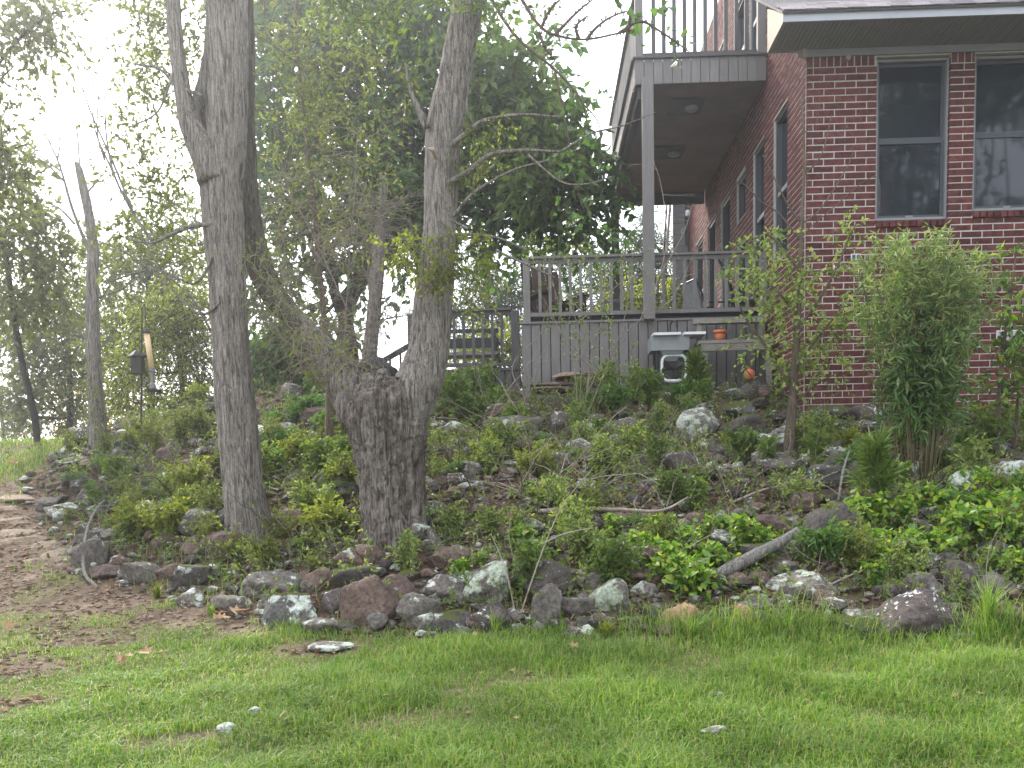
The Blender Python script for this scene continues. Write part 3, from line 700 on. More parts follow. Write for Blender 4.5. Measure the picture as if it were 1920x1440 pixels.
lp_ = at(1290, 400, YE-.06); m = MB(); m.lathe(lp_-np.array([0, 0, .08]), [(.0, 0), (.05, .02), (.065, .08), (.05, .14), (0, .16)], 12); m.build('wall_lamp', M['sinkw'], wing)

# ------------------------------------------------------------------ two-storey porch: balcony above, deck below
YD = 15.2
YB = y_for_z(1325, 366, float(at(1443, 153, YD)[2]))
if not 19 < YB < 23: YB = 20.8
BX0 = float(at(1190, 130, YD)[0]); BZ1 = float(at(1316, 108, YD)[2]); BZ0 = float(at(1316, 155, YD)[2]); XW = XC-.03
balcony = thing('balcony', 'covered upper balcony with taupe railing carried on tall square posts', 'balcony', (BX0, YD, ZDK))
nb = 14; w_ = (XW-BX0)/nb
for i in range(nb):
    m = MB(); m.box((BX0+w_*(i+.5), YD, (BZ0+BZ1)/2), (w_-.008, .03, BZ1-BZ0)); m.build('fascia_board', M['wood'], balcony)
nb2 = 36; w2 = (YB-YD-.04)/nb2
for i in range(nb2):
    m = MB(); m.box((BX0+.015, YD+.03+w2*(i+.5), (BZ0+BZ1)/2), (.03, w2-.008, BZ1-BZ0)); m.build('fascia_board', M['wood'], balcony)
m = MB(); m.box(((BX0+XW)/2, YD-.01, BZ1+.012), (XW-BX0+.06, .09, .024)); m.box((BX0-.0, (YD+.04+YB)/2, BZ1+.012), (.09, YB-YD-.05, .024)); m.build('fascia_cap', M['wooddk'], balcony)
m = MB(); m.box(((BX0+.04+XW)/2, (YD+YB)/2+.02, BZ0+.05), (XW-BX0-.05, YB-YD-.06, .02)); m.build('ceiling', M['ceil'], balcony)
m = MB(); m.box(((BX0+.04+XW)/2, (YD+YB)/2, BZ1-.03), (XW-BX0-.05, YB-YD-.06, .03)); m.build('floor', M['wooddk'], balcony)
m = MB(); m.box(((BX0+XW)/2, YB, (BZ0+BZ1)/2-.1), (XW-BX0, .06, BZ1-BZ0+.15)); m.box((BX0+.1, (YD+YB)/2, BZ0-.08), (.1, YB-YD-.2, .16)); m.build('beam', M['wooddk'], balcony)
m = MB(); m.bar((BX0-.01, YD+.15, BZ0-.02), (BX0-.01, YB-.1, BZ0-.02), .03, .05); m.build('drip_trim', M['ply'], balcony)
# posts from the ground to the upper rail
RB = BZ1+.075; RT = BZ1+.98
for (x, y, z0) in ((BX0+.165, YD-.11, None), (BX0+.1, YB-.12, 'far')):
    m = MB(); 
    m.box((x, y, (ZDK-.06+BZ1)/2-.03), (.15, .15, BZ1-ZDK)) if z0 else m.box((x, y, (ZDK+.02+BZ0)/2), (.155, .15, BZ0-ZDK+.06))
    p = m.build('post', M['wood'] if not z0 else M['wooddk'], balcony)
for (x, y) in ((BX0+.07, YD+.07), (XW-.06, YD+.06)):
    m = MB(); m.box((x, y, (BZ1+.03+RT+.1)/2), (.11, .1, RT+.07-BZ1)); m.build('rail_post', M['wood'], balcony)
def rail_run(par, p0, p1, zb, zt_, spacing, mt, bw_=.042):
    """rails with balusters between two plan points; zb and zt_ are rail heights"""
    p0 = np.array(p0, float); p1 = np.array(p1, float); d = p1-p0; ln = np.linalg.norm(d); 
    m = MB(); m.bar((*p0, zb), (*p1, zb), .04, .055); m.build('bottom_rail', mt, par)
    m = MB(); m.bar((*p0, zt_), (*p1, zt_), .14, .035); m.bar((*p0, zt_-.05), (*p1, zt_-.05), .04, .06); m.build('top_rail', mt, par)
    n = int(ln/spacing); me = MB().box((0, 0, 0), (bw_, bw_, zt_-zb-.11)).mesh('baluster'); me.materials.append(mt)
    for i in range(1, n):
        q = p0+d*i/n; o = put('baluster', me, None, par); o.location = tuple(np.array(o.location)+np.array([q[0], q[1], (zb+zt_)/2-.025])); o.rotation_euler = (0, 0, random.uniform(-.05, .05))
rail_run(balcony, (BX0+.13, YD+.06), (XW-.12, YD+.06), RB, RT, .141, M['wooddk'], .052)  # darkened rails and balusters: silhouette against the sky put into the paint
rail_run(balcony, (BX0+.07, YD+.13), (BX0+.07, YB-.1), RB, RT, .141, M['wood'])
# ceiling lights: dark square plate with a white dome
def porch_light(px, py, label):
    zc = BZ0+.04; y = y_for_z(px, py, zc-.03); x = float(at(px, py, y)[0])
    t = thing('ceiling_light', label, 'ceiling light', (x, y, zc), 'ceiling lights under the balcony')
    m = MB(); m.box((x-.1, y, zc-.025), (.52, .62, .03)); m.build('plate', M['cover'], t)
    m = MB(); m.lathe((x, y, zc-.1), [(0, 0), (.07, .008), (.105, .025), (.11, .06)], 16); m.build('globe', M['sink'], t, True)
porch_light(1297, 200, 'round white light on dark plate nearest the front of porch ceiling')
porch_light(1264, 286, 'round white light on dark plate farther back in porch ceiling')

deck = thing('porch_deck', 'raised taupe porch deck with plank skirt beside the brick house', 'deck', (0, YD, 3.0))
DX0 = float(at(978, 640, YD)[0]); zsk = 2.4
n_ = 25; w_ = (XW-DX0)/n_
for i in range(n_):
    m = MB(); m.box((DX0+w_*(i+.5), YD+random.uniform(-.003, .003), (zsk+ZDK-.03)/2), (w_-.014, .03, ZDK-.03-zsk)); m.build('skirt_board', M['wood'], deck)
m = MB(); m.box(((DX0+XW)/2, YD+.06, (zsk+ZDK)/2-.03), (XW-DX0, .06, ZDK-zsk-.08)); m.build('skirt_backing', M['cover'], deck)
m = MB(); m.box(((DX0+XW)/2, YD-.005, ZDK-.012), (XW-DX0+.04, .075, .03)); m.build('skirt_cap', M['wood'], deck)
for i in range(40):
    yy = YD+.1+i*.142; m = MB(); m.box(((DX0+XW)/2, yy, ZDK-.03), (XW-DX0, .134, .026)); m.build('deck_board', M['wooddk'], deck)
zr0, zr1 = ZDK+.115, float(at(1320, 474, YD)[2])
for px in (985, 1433):
    x = float(at(px, 560, YD)[0]); m = MB(); m.box((x+(.02 if px < 1000 else 0), YD+.07, (ZDK-.6+zr1)/2+.3), (.1, .1, zr1-ZDK+.0)); m.build('rail_post', M['wood'], deck)
xp = BX0+.165
m = MB(); m.box(((DX0+XW)/2, YD+.16, ZDK+.045), (XW-DX0-.1, .03, .12)); m.build('dark_gap_strip', M['cover'], deck)  # added black strip that paints the dark gap under the bottom rail
rail_run(deck, (DX0+.13, YD+.06), (xp-.08, YD+.06), zr0, zr1, .148, M['wood'])
rail_run(deck, (xp+.08, YD+.06), (XW-.1, YD+.06), zr0, zr1, .148, M['wood'])
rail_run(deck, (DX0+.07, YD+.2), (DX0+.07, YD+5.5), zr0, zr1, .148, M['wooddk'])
# lower deck to the left, a step down
low = thing('lower_deck', 'lower taupe deck landing with railing left of the porch deck', 'deck', (0, 15.9, 3.0))
YL = 15.75; LX0 = float(at(765, 640, YL)[0]); LX1 = float(at(974, 640, YL)[0]); ZL = float(at(870, 693, YL)[2])
n_ = 13; w_ = (LX1-LX0-.2)/n_
for i in range(n_):
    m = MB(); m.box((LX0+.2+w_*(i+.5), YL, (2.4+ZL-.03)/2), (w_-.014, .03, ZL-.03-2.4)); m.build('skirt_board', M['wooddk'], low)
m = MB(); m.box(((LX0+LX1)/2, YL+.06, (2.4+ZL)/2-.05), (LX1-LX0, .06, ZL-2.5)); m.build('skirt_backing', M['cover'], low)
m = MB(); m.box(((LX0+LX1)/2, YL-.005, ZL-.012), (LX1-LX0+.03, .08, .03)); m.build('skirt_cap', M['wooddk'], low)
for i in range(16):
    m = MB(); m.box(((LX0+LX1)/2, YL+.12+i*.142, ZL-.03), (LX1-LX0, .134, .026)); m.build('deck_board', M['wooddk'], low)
zl1 = float(at(870, 581, YL)[2]); zl0 = ZL+.075
for x in (LX0+.06, LX1-.06):
    m = MB(); m.box((x, YL+.07, (ZL-.7+zl1)/2), (.13, .1, zl1-ZL+.65)); m.build('rail_post', M['wooddk'], low)
rail_run(low, (LX0+.12, YL+.06), (LX1-.12, YL+.06), zl0, zl1, .143, M['wooddk'])
# stair rail running down to the left
s0 = at(768, 648, YL+.06); s1 = at(668, 706, YL+.5)
m = MB(); m.bar(s0, s1, .06, .07); m.build('stair_rail', M['black'], low)
for t_ in (.17, .36, .55, .75, .93):
    p = s0+(s1-s0)*t_; m = MB(); m.box(p+np.array([0, 0, -.45]), (.03, .03, .86)); m.build('stair_baluster', M['black'], low)
m = MB(); m.bar(s0+np.array([0, 0, -.88]), s1+np.array([0, 0, -.88]), .06, .2); m.build('stair_stringer', M['wooddk'], low)
m = MB(); m.box(((LX0+LX1)/2+.85, YL+1.6, ZL+.45), (.5, .5, .02)); 
# ------------------------------------------------------------------ deck furniture
def patio_chair(x, y, z, rz, label):
    t = thing('patio_chair', label, 'chair', (x, y, z), 'patio chairs on the porch deck')
    OFF[t.name] = (0, 0, 0)
    f = MB()
    for s in (-.27, .27):
        f.tube(bez([(s, -.3, 0), (s, -.32, .3), (s, -.3, .6), (s, -.2, .64), (s, .15, .63)], 14), .016, 6)
        f.tube(bez([(s, .3, 0), (s, .2, .35), (s, .26, .7), (s, .4, 1.0)], 12), .016, 6)
    f.tube([(-.27, .4, 1.0), (.27, .4, 1.0)], .016, 6); f.build('frame', M['black'], t)
    m = MB(); m.box((0, -.03, .4), (.5, .5, .04)); m.build('seat', M['cushion'], t)
    m = MB(); m.box((0, .31, .72), (.5, .04, .62), rx=-.25); m.build('backrest', M['cushion'], t)
    t.rotation_euler = (0, 0, rz); return t
c1 = at(1400, 585, YD+1.0); patio_chair(c1[0], YD+1.0, ZDK, R(75), 'dark sling patio chair with curved arm beside the brick side wall')
c2 = at(1330, 585, YD+2.6); patio_chair(c2[0], YD+2.6, ZDK, R(110), 'black metal patio chair with low arms deeper under the balcony')
ad_ = at(1040, 585, YD+1.2)
t = thing('adirondack_chair', 'dark brown slatted wooden chair behind left end of deck railing', 'chair', (ad_[0], YD+1.2, ZDK)); OFF[t.name] = (0, 0, 0)
for i in range(5):
    m = MB(); m.box((-.24+i*.12, .32, .62), (.1, .025, .95+.08*(2-abs(i-2))), rx=-.35); m.build('back_slat', M['brownwood'], t)
for i in range(4):
    m = MB(); m.box((0, -.3+i*.13, .4-i*.03), (.6, .11, .025), rx=-.2); m.build('seat_slat', M['brownwood'], t)
for s in (-.36, .36):
    m = MB(); m.box((s, -.05, .56), (.14, .75, .03)); m.build('arm', M['brownwood'], t)
    m = MB(); m.box((s*.9, -.35, .27), (.06, .1, .54)); m.build('leg', M['brownwood'], t); m = MB(); m.box((s*.9, .3, .2), (.05, .1, .42)); m.build('leg', M['brownwood'], t)
t.rotation_euler = (0, 0, R(25))
bp = at(880, 690, YL+1.1)
t = thing('garden_bench', 'dark framed bench with grey back behind the lower deck railing', 'bench', (bp[0], YL+1.1, ZL)); OFF[t.name] = (0, 0, 0)
m = MB(); m.box((0, 0, .36), (.95, .42, .05)); m.build('seat', M['oldwood'], t)
m = MB(); m.box((0, .22, .58), (.95, .05, .16)); m.box((0, .24, .78), (.95, .05, .06)); m.build('backrest', M['black'], t)
for sx in (-.42, .42):
    for sy in (-.17, .2):
        m = MB(); m.box((sx, sy, .3 if sy < 0 else .4), (.05, .05, .6 if sy < 0 else .8)); m.build('leg', M['black'], t)
# covered grill behind the twin stemmed tree
gp = at(708, 712, 15.3); gz = float(zg(np.array([gp[0]]), np.array([15.3]))[0])
t = thing('covered_grill', 'black fabric cover draped over a grill behind the split tree', 'grill', (gp[0], 15.3, gz)); OFF[t.name] = (0, 0, 0)
def cov(V, pts, rad):
    a = np.arctan2(V[..., 1]-pts[:, None, 1], V[..., 0]-pts[:, None, 0]); k = 1+.07*np.sin(a*7+2)*np.linspace(1, .1, len(pts))[:, None]
    return pts[:, None]+(V-pts[:, None])*np.stack([k*1.2, k*.8, k], -1)
gt = float(at(708, 672, 15.3)[2])-gz
m = MB(); m.tube([(0, 0, 0), (0, 0, .35), (.01, 0, gt*.7), (.02, 0, gt*.86), (.06, 0, gt*.96), (.08, 0, gt)], [.28, .27, .25, .23, .16, .03], 40, True, cov)
m.tube([(-.22, 0, gt*.5), (-.22, 0, gt*.78), (-.22, 0, gt*.88), (-.22, 0, gt*.92)], [.14, .13, .1, .02], 24, True, cov); m.build('cover', M['cover'], t, True)
m = MB(); m.box((0, -.2, .04), (.4, .06, .08)); m.build('base', M['black'], t)
# ------------------------------------------------------------------ sink, shelf, pots, flagstones by the skirt
YK = 14.75
sk0 = at(1219, 636, YK); sk1 = at(1319, 636, YK); zs = float(at(1268, 633, YK)[2]); gzk = float(zg(np.array([sk0[0]+.4]), np.array([YK]))[0])
t = thing('utility_sink', 'grey outdoor utility sink with black faucet against the deck skirt', 'sink', ((sk0[0]+sk1[0])/2, YK, gzk))
xm = (sk0[0]+sk1[0])/2; hw = (sk1[0]-sk0[0])/2
m = MB(); m.box((xm-.12, YK, zs-.1), (hw*1.7-.1, .42, .2)); m.add([[xm-hw+.12, YK-.2, zs-.2], [xm+hw-.3, YK-.2, zs-.2], [xm+hw-.3, YK+.2, zs-.2], [xm-hw+.12, YK+.2, zs-.2], [xm-hw+.2, YK-.13, zs-.34], [xm+hw-.4, YK-.13, zs-.34], [xm+hw-.4, YK+.13, zs-.34], [xm-hw+.2, YK+.13, zs-.34]], [[4,5,6,7],[0,1,5,4],[1,2,6,5],[2,3,7,6],[3,0,4,7]]); m.build('basin', M['sink'], t)
m = MB(); m.box((xm-hw*.45, YK-.03, zs+.018), (hw*1.02, .5, .035)); m.build('rim', M['sinkw'], t)
m = MB(); m.box((xm+hw*.58, YK-.03, zs+.02), (hw*.8, .46, .035)); m.build('drainboard', M['sinkw'], t)
m = MB(); fx = float(at(1257, 630, YK+.16)[0]); m.tube(bez([(fx, YK+.16, zs+.03), (fx, YK+.16, zs+.2), (fx+.03, YK+.13, zs+.25), (fx+.07, YK+.08, zs+.22), (fx+.075, YK+.06, zs+.16)], 16), .013, 8); m.build('faucet', M['black'], t)
for sx in (-.8, .35):
    for sy in (-.15, .15):
        m = MB(); m.tube([(xm+hw*sx, YK+sy, zs-.2), (xm+hw*sx, YK+sy, gzk-.05)], .018, 6); m.build('leg', M['black'], t)
bpk = at(1264, 715, YK-.12); gz_ = float(zg(np.array([bpk[0]]), np.array([YK-.12]))[0])
t = thing('box_fan', 'white round cornered plastic fan casing under the outdoor sink', 'fan', (bpk[0], YK-.15, gz_))
fc = at(1264, 690, YK-.15); s_ = .17
m = MB()
loop = [(math.copysign(abs(math.cos(a))**.5, math.cos(a))*s_*1.0, math.copysign(abs(math.sin(a))**.5, math.sin(a))*s_*1.05) for a in np.arange(25)/24*2*math.pi]
m.tube([(fc[0]+a, YK-.15, fc[2]+b) for a, b in loop], .022, 6); m.build('casing', M['sinkw'], t, True)
for k in range(3):
    a = k*2.1+.4; m = MB(); m.add([[fc[0], YK-.15, fc[2]-.02], [fc[0]+.14*math.cos(a), YK-.17, fc[2]+.14*math.sin(a)], [fc[0]+.14*math.cos(a+.8), YK-.13, fc[2]+.14*math.sin(a+.8)], [fc[0]+.03, YK-.14, fc[2]+.01]], [[0,1,2,3],[3,2,1,0]]); m.build('blade', M['iron'], t)
m = MB(); m.box((fc[0], YK-.1, fc[2]), (.3, .01, .3)); m.build('back_grille', M['black'], t)
m = MB(); m.box((fc[0], YK-.15, gz_+.03), (.3, .16, .1)); m.build('foot', M['sinkw'], t)
# weathered potting bench
YP = 14.6; b0 = at(1313, 672, YP); b1 = at(1445, 640, YP); gzp = float(zg(np.array([b0[0]]), np.array([YP]))[0])
t = thing('potting_bench', 'weathered grey wooden potting bench against the deck skirt', 'bench', ((b0[0]+b1[0])/2, YP, gzp))
zt1 = float(at(1335, 645, YP)[2]); zt2 = float(at(1340, 607, YP+.4)[2]); xa, xb = b0[0]-.05, b1[0]
m = MB(); m.box(((xa+xb)/2, YP-.12, zt1), (xb-xa, .2, .045)); m.build('shelf_board', M['oldwood'], t); m = MB(); m.box(((xa+xb)/2, YP+.1, zt1+.004), (xb-xa, .2, .045)); m.build('shelf_board', M['oldwood'], t)
m = MB(); m.box(((xa+xb)/2, YP-.2, zt1-.075), (xb-xa-.06, .035, .09)); m.build('apron', M['oldwood'], t)
m = MB(); m.box(((xa+xb)/2, YP+.32, zt2+.02), (xb-xa, .16, .07)); m.build('upper_shelf', M['oldwood'], t)
for x in (xa+.08, xb-.08):
    m = MB(); m.bar((x, YP-.16, zt1-.03), (x+.03, YP-.18, gzp-.1), .07, .06); m.build('leg', M['oldwood'], t); m = MB(); m.box((x, YP+.3, (gzp-.1+zt2)/2), (.06, .05, zt2-gzp+.06)); m.build('leg', M['oldwood'], t)
def pot(px, py, Y, w, label, rx=0, base=None):
    p = at(px, py, Y); r = w/2; z = p[2] if base is None else base
    t = thing('flower_pot', label, 'flower pot', (p[0], Y, z)); OFF[t.name] = (0, 0, 0)
    m = MB(); m.lathe((0, 0, 0), [(0, .001), (r*.62, .0), (r*.86, w*.62), (r*.78, w*.62), (r*.6, w*.3), (0, w*.28)], 20); m.build('body', M['terra'], t, True)
    m = MB(); m.lathe((0, 0, 0), [(r*.86, w*.6), (r, w*.6), (r, w*.82), (r*.86, w*.82), (r*.86, w*.6)], 20); m.build('rim', M['terra'], t, True)
    t.rotation_euler = (rx, 0, .5)
pot(1350, 628, YP-.08, .18, 'orange terracotta pot standing on the weathered potting bench', 0, zt1+.0235)
gpp = ground_at(1405, 744); gq = float(gpp[2])
gq = max(gq+.1, float(at(1405, 714, gpp[1])[2]))
t = thing('clay_ball', 'round orange clay ball resting on a stone below the potting bench', 'ornament', (gpp[0], float(gpp[1]), gq)); OFF[t.name] = (0, 0, 0)
m = MB(); m.lathe((0, 0, 0), [(0, 0)]+[(.078*math.sin(a), .078-.078*math.cos(a)) for a in np.linspace(.2, 2.9, 12)]+[(.02, .155), (.02, .17), (0, .172)], 18); m.build('ball', M['terra'], t, True)
# ------------------------------------------------------------------ trees
rng = np.random.default_rng(11)
def path(pts, Y=None):
    """points (px, py, Y) to places"""
    return np.array([at(p[0], p[1], p[2] if len(p) > 2 else Y) for p in pts])
def ridged(amp, seed, fr=9):
    def fn(V, pts, rad):
        P = V.copy(); C = pts[:, None]; d = V-C; ln = np.linalg.norm(d, axis=-1, keepdims=True)
        Q = np.stack([P[..., 0]*26, P[..., 1]*26, P[..., 2]*4.5], -1)
        n = 1-np.abs(fbm(Q, seed, 3)); lump = fbm(P*2.3, seed+5, 3)
        return C+d*(1+(amp*(n-.6)+.5*amp*lump)[..., None])
    return fn
def trunk_part(par, curves, mt, amp, seed, n=30, name='trunk'):
    m = MB()
    for pts, rad, k in curves:
        P = bez(pts, k); r = lin(rad, len(P)); m.tube(P, r, n, True, ridged(amp, seed))
    return m.build(name, mt, par, True)
def crown_part(par, clumps, Y, mt, nsp, ln, nl, ll, lw, kind='dia', twmat=None, droop=.25, seed=1, up=.6, depth=1.0, name='crown', lo=.15, tw=.004):
    """clumps in photo pixels (cx, cy, rx, ry[, Y]); nsp sprays per 10000 px2"""
    rg = np.random.default_rng(seed); lm = MB(); tm = MB(); cents = []
    for c in clumps:
        y = c[4] if len(c) > 4 else Y; p = at(c[0], c[1], y); s = y/F
        r = np.array([c[2]*s, min(c[2], c[3])*s*depth, c[3]*s]); n = max(3, int(nsp*c[2]*c[3]*3.14/1e4))
        S = in_ell(rg, n, p, r*.88, lo); D = unit((S-p)/r*.8+rg.normal(size=(n, 3))*.8)
        sprays(lm, tm, S, D, ln*rg.uniform(.6, 1.2, n), nl, ll, lw, rg, kind, droop, tw, .6, up); cents.append(p)
    lm.build(name, mt, par, kind='stuff'); tm.build('twig_work', twmat or M['twigd'], par, kind='stuff')
    return cents
def limbs(par, starts, cents, r0, mt, seed=0, name='limb'):
    rg = np.random.default_rng(seed)
    for c in cents:
        s = min(starts, key=lambda q: np.linalg.norm(q-c)); mid = (s+c)/2+rg.normal(size=3)*.12*np.linalg.norm(c-s)-np.array([0, 0, .1*np.linalg.norm(c-s)])
        P = bez([s, mid, c], 8); m = MB(); m.tube(P, r0*np.linspace(1, .25, len(P)), 6); m.build(name, mt, par, True)
def base_of(px, py): return ground_at(px, py)
# --- big grey oak left of centre
gO = base_of(468, 1010); YO = gO[1]; sO = YO/F
oak = thing('oak_tree', 'tall straight grey barked oak forking high, left of the split tree', 'tree', gO)
tr = path([(472,1050),(466,1000),(455,900),(445,800),(436,700),(430,600),(424,500),(417,400),(415,330),(424,240),(428,150),(426,60),(422,-60),(415,-220),(405,-420)], YO)
tr[0, 2] -= .1
trunk_part(oak, [(tr, np.array([48,42,37,36,34,33,34,37,39,36,34,36,38,36,30])*sO, 190),
    (path([(398,340),(384,290),(360,240),(346,190),(334,110),(326,30),(322,-80),(310,-260)], YO-.1), np.array([26,26,21,15,13,13,13,9])*sO, 36),
    (path([(362,250),(372,210),(386,160),(397,100),(402,40),(408,-60),(420,-200)], YO+.12), np.array([18,17,16,15,15,14,10])*sO, 30)], M['bark_oak'], .1, 4, 56)
m = MB()
for pts, r in (([(400,420),(360,424),(320,440),(285,455),(240,448)], 5), ([(405,470),(370,530),(330,520),(280,505),(200,530)], 3), ([(380,180),(330,160),(300,130),(250,120)], 4), ([(330,120),(310,180),(290,215),(240,240)], 3),
               ([(285,452),(250,400),(215,330),(200,260),(196,180)], 3), ([(250,400),(210,300),(170,210),(140,120)], 2.4), ([(215,330),(180,250),(172,190)], 2), ([(196,300),(182,240),(190,120)], 2), ([(420,560),(380,590),(340,560),(300,520)], 3), ([(300,520),(230,470),(150,440)], 2.2), ([(395,620),(360,560),(300,500),(260,430)], 2.4)):
    P = bez(path(pts, YO-.15), 16); m = MB(); m.tube(P, lin([r, r*.4], len(P))*sO, 6, True); m.build('limb', M['bark_oak'], oak, True)
crown_part(oak, [(300,60,60,70),(270,20,60,40),(275,140,50,50),(300,210,55,45),(255,330,60,45),(320,330,40,50),(300,410,60,45),(240,420,60,40),(340,480,50,40),(370,60,40,60),(230,230,40,30)], YO+.2, M['lf_olive'], 42, .34, 10, .062, .03, seed=3, up=.3, tw=.003)
crown_part(oak, [(440,-120,260,70),(250,-90,160,60)], YO, M['lf_mid'], 14, .4, 9, .07, .034, seed=4)
# --- split twin-stemmed tree with the burl stump
gS = base_of(742, 1012); YS = gS[1]; sS = YS/F
split = thing('split_tree', 'twin stemmed tree rising from a thick rugged burl stump', 'tree', gS)
base = path([(738,1060,YS),(742,1010,YS),(738,950,YS),(733,880,YS),(728,820,YS),(722,760,YS),(716,722,YS+.02)]); base[0, 2] -= .1
right = path([(752,800,YS),(775,740,YS),(795,690,YS+.02),(806,640,YS+.04),(813,560,YS+.06),(822,470,YS+.08),(826,400,YS+.1),(828,320,YS+.12),(834,240,YS+.12),(850,160,YS+.12),(864,80,YS+.12),(880,0,YS+.1),(900,-110,YS+.1),(930,-260,YS)])
left = path([(700,810,YS),(676,760,YS+.05),(640,706,YS+.15),(590,640,YS+.4),(545,592,YS+.65),(504,538,YS+.85),(474,460,YS+1.0),(461,380,YS+1.05),(456,280,YS+1.1),(453,160,YS+1.1),(452,40,YS+1.1),(450,-120,YS+1.1)])
def burl(V, pts, rad):
    V = ridged(.12, 9)(V, pts, rad); C = pts[:, None]; d = V-C
    n = fbm(V*6.5, 21, 5, .6); g = 1-np.abs(fbm(np.stack([V[..., 0]*15, V[..., 1]*15, V[..., 2]*1.9], -1), 33, 4, .6))
    return C+d*(1+.07*n+.17*(g-.6))[..., None]
m = MB()
P = bez(base, 130); m.tube(P, lin(np.array([64,60,58,60,66,66,48]), len(P))*sS, 120, True, burl)
P = bez(left[:5], 90); m.tube(P, lin(np.array([42,42,32,23,19]), len(P))*sS, 64, True, burl)
for a, b, r in ((700,1046,13),(812,1010,11),(716,1040,15),(706,1030,16)):
    p = path([(742,940,YS-.05),((742+a)/2,975,YS-.16),(a,b,YS-.22),(a+(a-742)*.25,b+22,YS-.3)]); P = bez(p, 14); m.tube(P, lin(np.array([r*1.2,r,r*.8,r*.3]), len(P))*sS, 14, True, ridged(.2, 5))
# torn stub at the top left of the stump
for (x, y, r) in ((655,718,19),(690,708,22),(716,700,18),(668,742,26),(702,742,30),(640,732,15)):
    p = path([(x+12,y+60,YS-.02),(x+4,y+20,YS-.05),(x,y-6,YS-.03)]); P = bez(p, 10); m.tube(P, lin([r*1.1,r,r*.45], len(P))*sS, 16, True, burl)
m.build('stump', M['bark_stump'], split, True)
trunk_part(split, [(right, np.array([44,44,40,36,35,31,30,30,32,30,28,27,25,16])*sS, 170)], M['bark_oak'], .1, 8, 52)
trunk_part(split, [(left[3:], np.array([21,22,25,27,27,26,26,26,24])*sS, 110)], M['bark_limb'], .12, 18, 44, 'leaning_stem')
m = MB()
for pts, r in (([(838,345),(880,320),(920,290),(985,282),(1050,285)], 6), ([(842,275),(880,245),(910,225),(980,215),(1050,220)], 5), ([(850,405),(890,360),(960,320),(1030,300)], 3.5), ([(838,440),(880,440),(930,445),(990,470)], 4),
               ([(930,470),(985,495),(1040,520)], 3), ([(800,240),(785,205),(770,170),(760,120)], 7), ([(990,290),(1050,340),(1100,345),(1150,330)], 2.2), ([(870,110),(880,150),(875,200),(890,240)], 2.5), ([(800,470),(760,450),(720,440)], 3), ([(880,430),(840,410),(830,400)], 3),
               ([(1050,285),(1110,250),(1170,235),(1230,210)], 2)):
    P = bez(path(pts, YS+.0), 16); m = MB(); m.tube(P, lin([r, r*.35], len(P))*sS, 6, True); m.build('limb', M['bark_oak'], split, True)
m = MB(); cp = at(810, 276, YS-.22); m.tube([cp+np.array([.02, .14, -.03]), cp+np.array([0, .05, 0]), cp+np.array([-.04, .03, .0])], [.03, .022, .006], 6); m.build('pruned_stub', M['ply'], split)
crown_part(split, [(790,470,55,34),(740,468,45,26),(850,520,45,34),(880,470,50,34),(920,500,40,26),(800,530,40,30),(880,555,35,25)], YS-.15, M['lf_yel'], 60, .22, 9, .048, .022, seed=5, tw=.0025)
crown_part(split, [(575,615,50,36),(530,560,46,40),(620,660,40,30),(490,500,36,44),(650,690,36,24)], YS-.05, M['lf_olive'], 60, .34, 7, .045, .018, seed=55, tw=.0028, twmat=M['twig'])
crown_part(split, [(870,285,30,30),(900,240,40,26),(940,270,35,22),(870,330,25,30),(760,160,30,36),(900,320,36,25)], YS, M['lf_olive'], 40, .22, 8, .045, .02, seed=6, tw=.0025)
crown_part(split, [(740,20,90,46),(930,10,66,36),(850,-40,120,50),(1010,-10,50,26),(640,-30,90,50)], YS, M['lf_mid'], 26, .32, 9, .065, .032, seed=7)
# bare hanging budded branch at the top centre
m = MB(); rg = np.random.default_rng(5)
for pts in ([(955,-40),(985,10),(1015,52),(1050,68),(1100,74),(1160,62),(1190,55)], [(1015,52),(1030,20),(1060,-10)], [(1040,66),(1060,45),(1085,20),(1110,0)], [(1010,60),(1022,90),(1036,108)], [(1100,74),(1115,55),(1140,35),(1175,20)], [(1085,72),(1080,50),(1100,30)], [(1160,62),(1200,40),(1240,60),(1290,95)]):
    P = bez(path(pts, YS-.4), 18); m.tube(P, lin([3.2, 1.2], len(P))*sS, 5)
    for q in P[2:]:
        for _ in range(2): m.tube([q, q+rdir(rg, 1)[0]*.03], [.0035, .005], 4)
m.build('twig_work', M['twigd'], split)
crown_part(split, [(1215,20,50,24),(1150,-10,60,24),(1250,80,30,40),(1240,40,30,30)], YS-.4, M['lf_dark'], 5, .2, 4, .075, .06, 'heart', seed=9, up=.2)
# --- round leaved hanging boughs of the split tree, left of the balcony
for pts, r in (([(890,-60),(960,60),(1040,130),(1090,190),(1105,260)], 4), ([(1040,130),(1060,230),(1075,320),(1095,400)], 2.4), ([(1090,190),(1125,240),(1120,330)], 1.8)):
    P = bez(path([(a, b, YS+1.2) for a, b in pts]), 16); m = MB(); m.tube(P, lin([r, r*.3], len(P))*sS, 5, True); m.build('limb', M['bark_sap'], split, True)
crown_part(split, [(1100,190,40,40),(1120,250,42,36),(1090,290,36,36),(1110,340,50,34),(1070,400,40,40),(1110,430,40,40),(1075,240,26,30),(1060,340,26,30)], YS+1.2, M['lf_dark'], 9, .22, 5, .07, .052, 'heart', seed=10, up=.15)
gp_ = at(1085, 742, 13.0); gpz = float(zg(np.array([gp_[0]]), np.array([13.0]))[0])
wsp = thing('wispy_shrub', 'wispy pale leaved shrub arching up before the porch railing', 'shrub', (gp_[0], 13.0, gpz))
m = MB(); rg = np.random.default_rng(15)
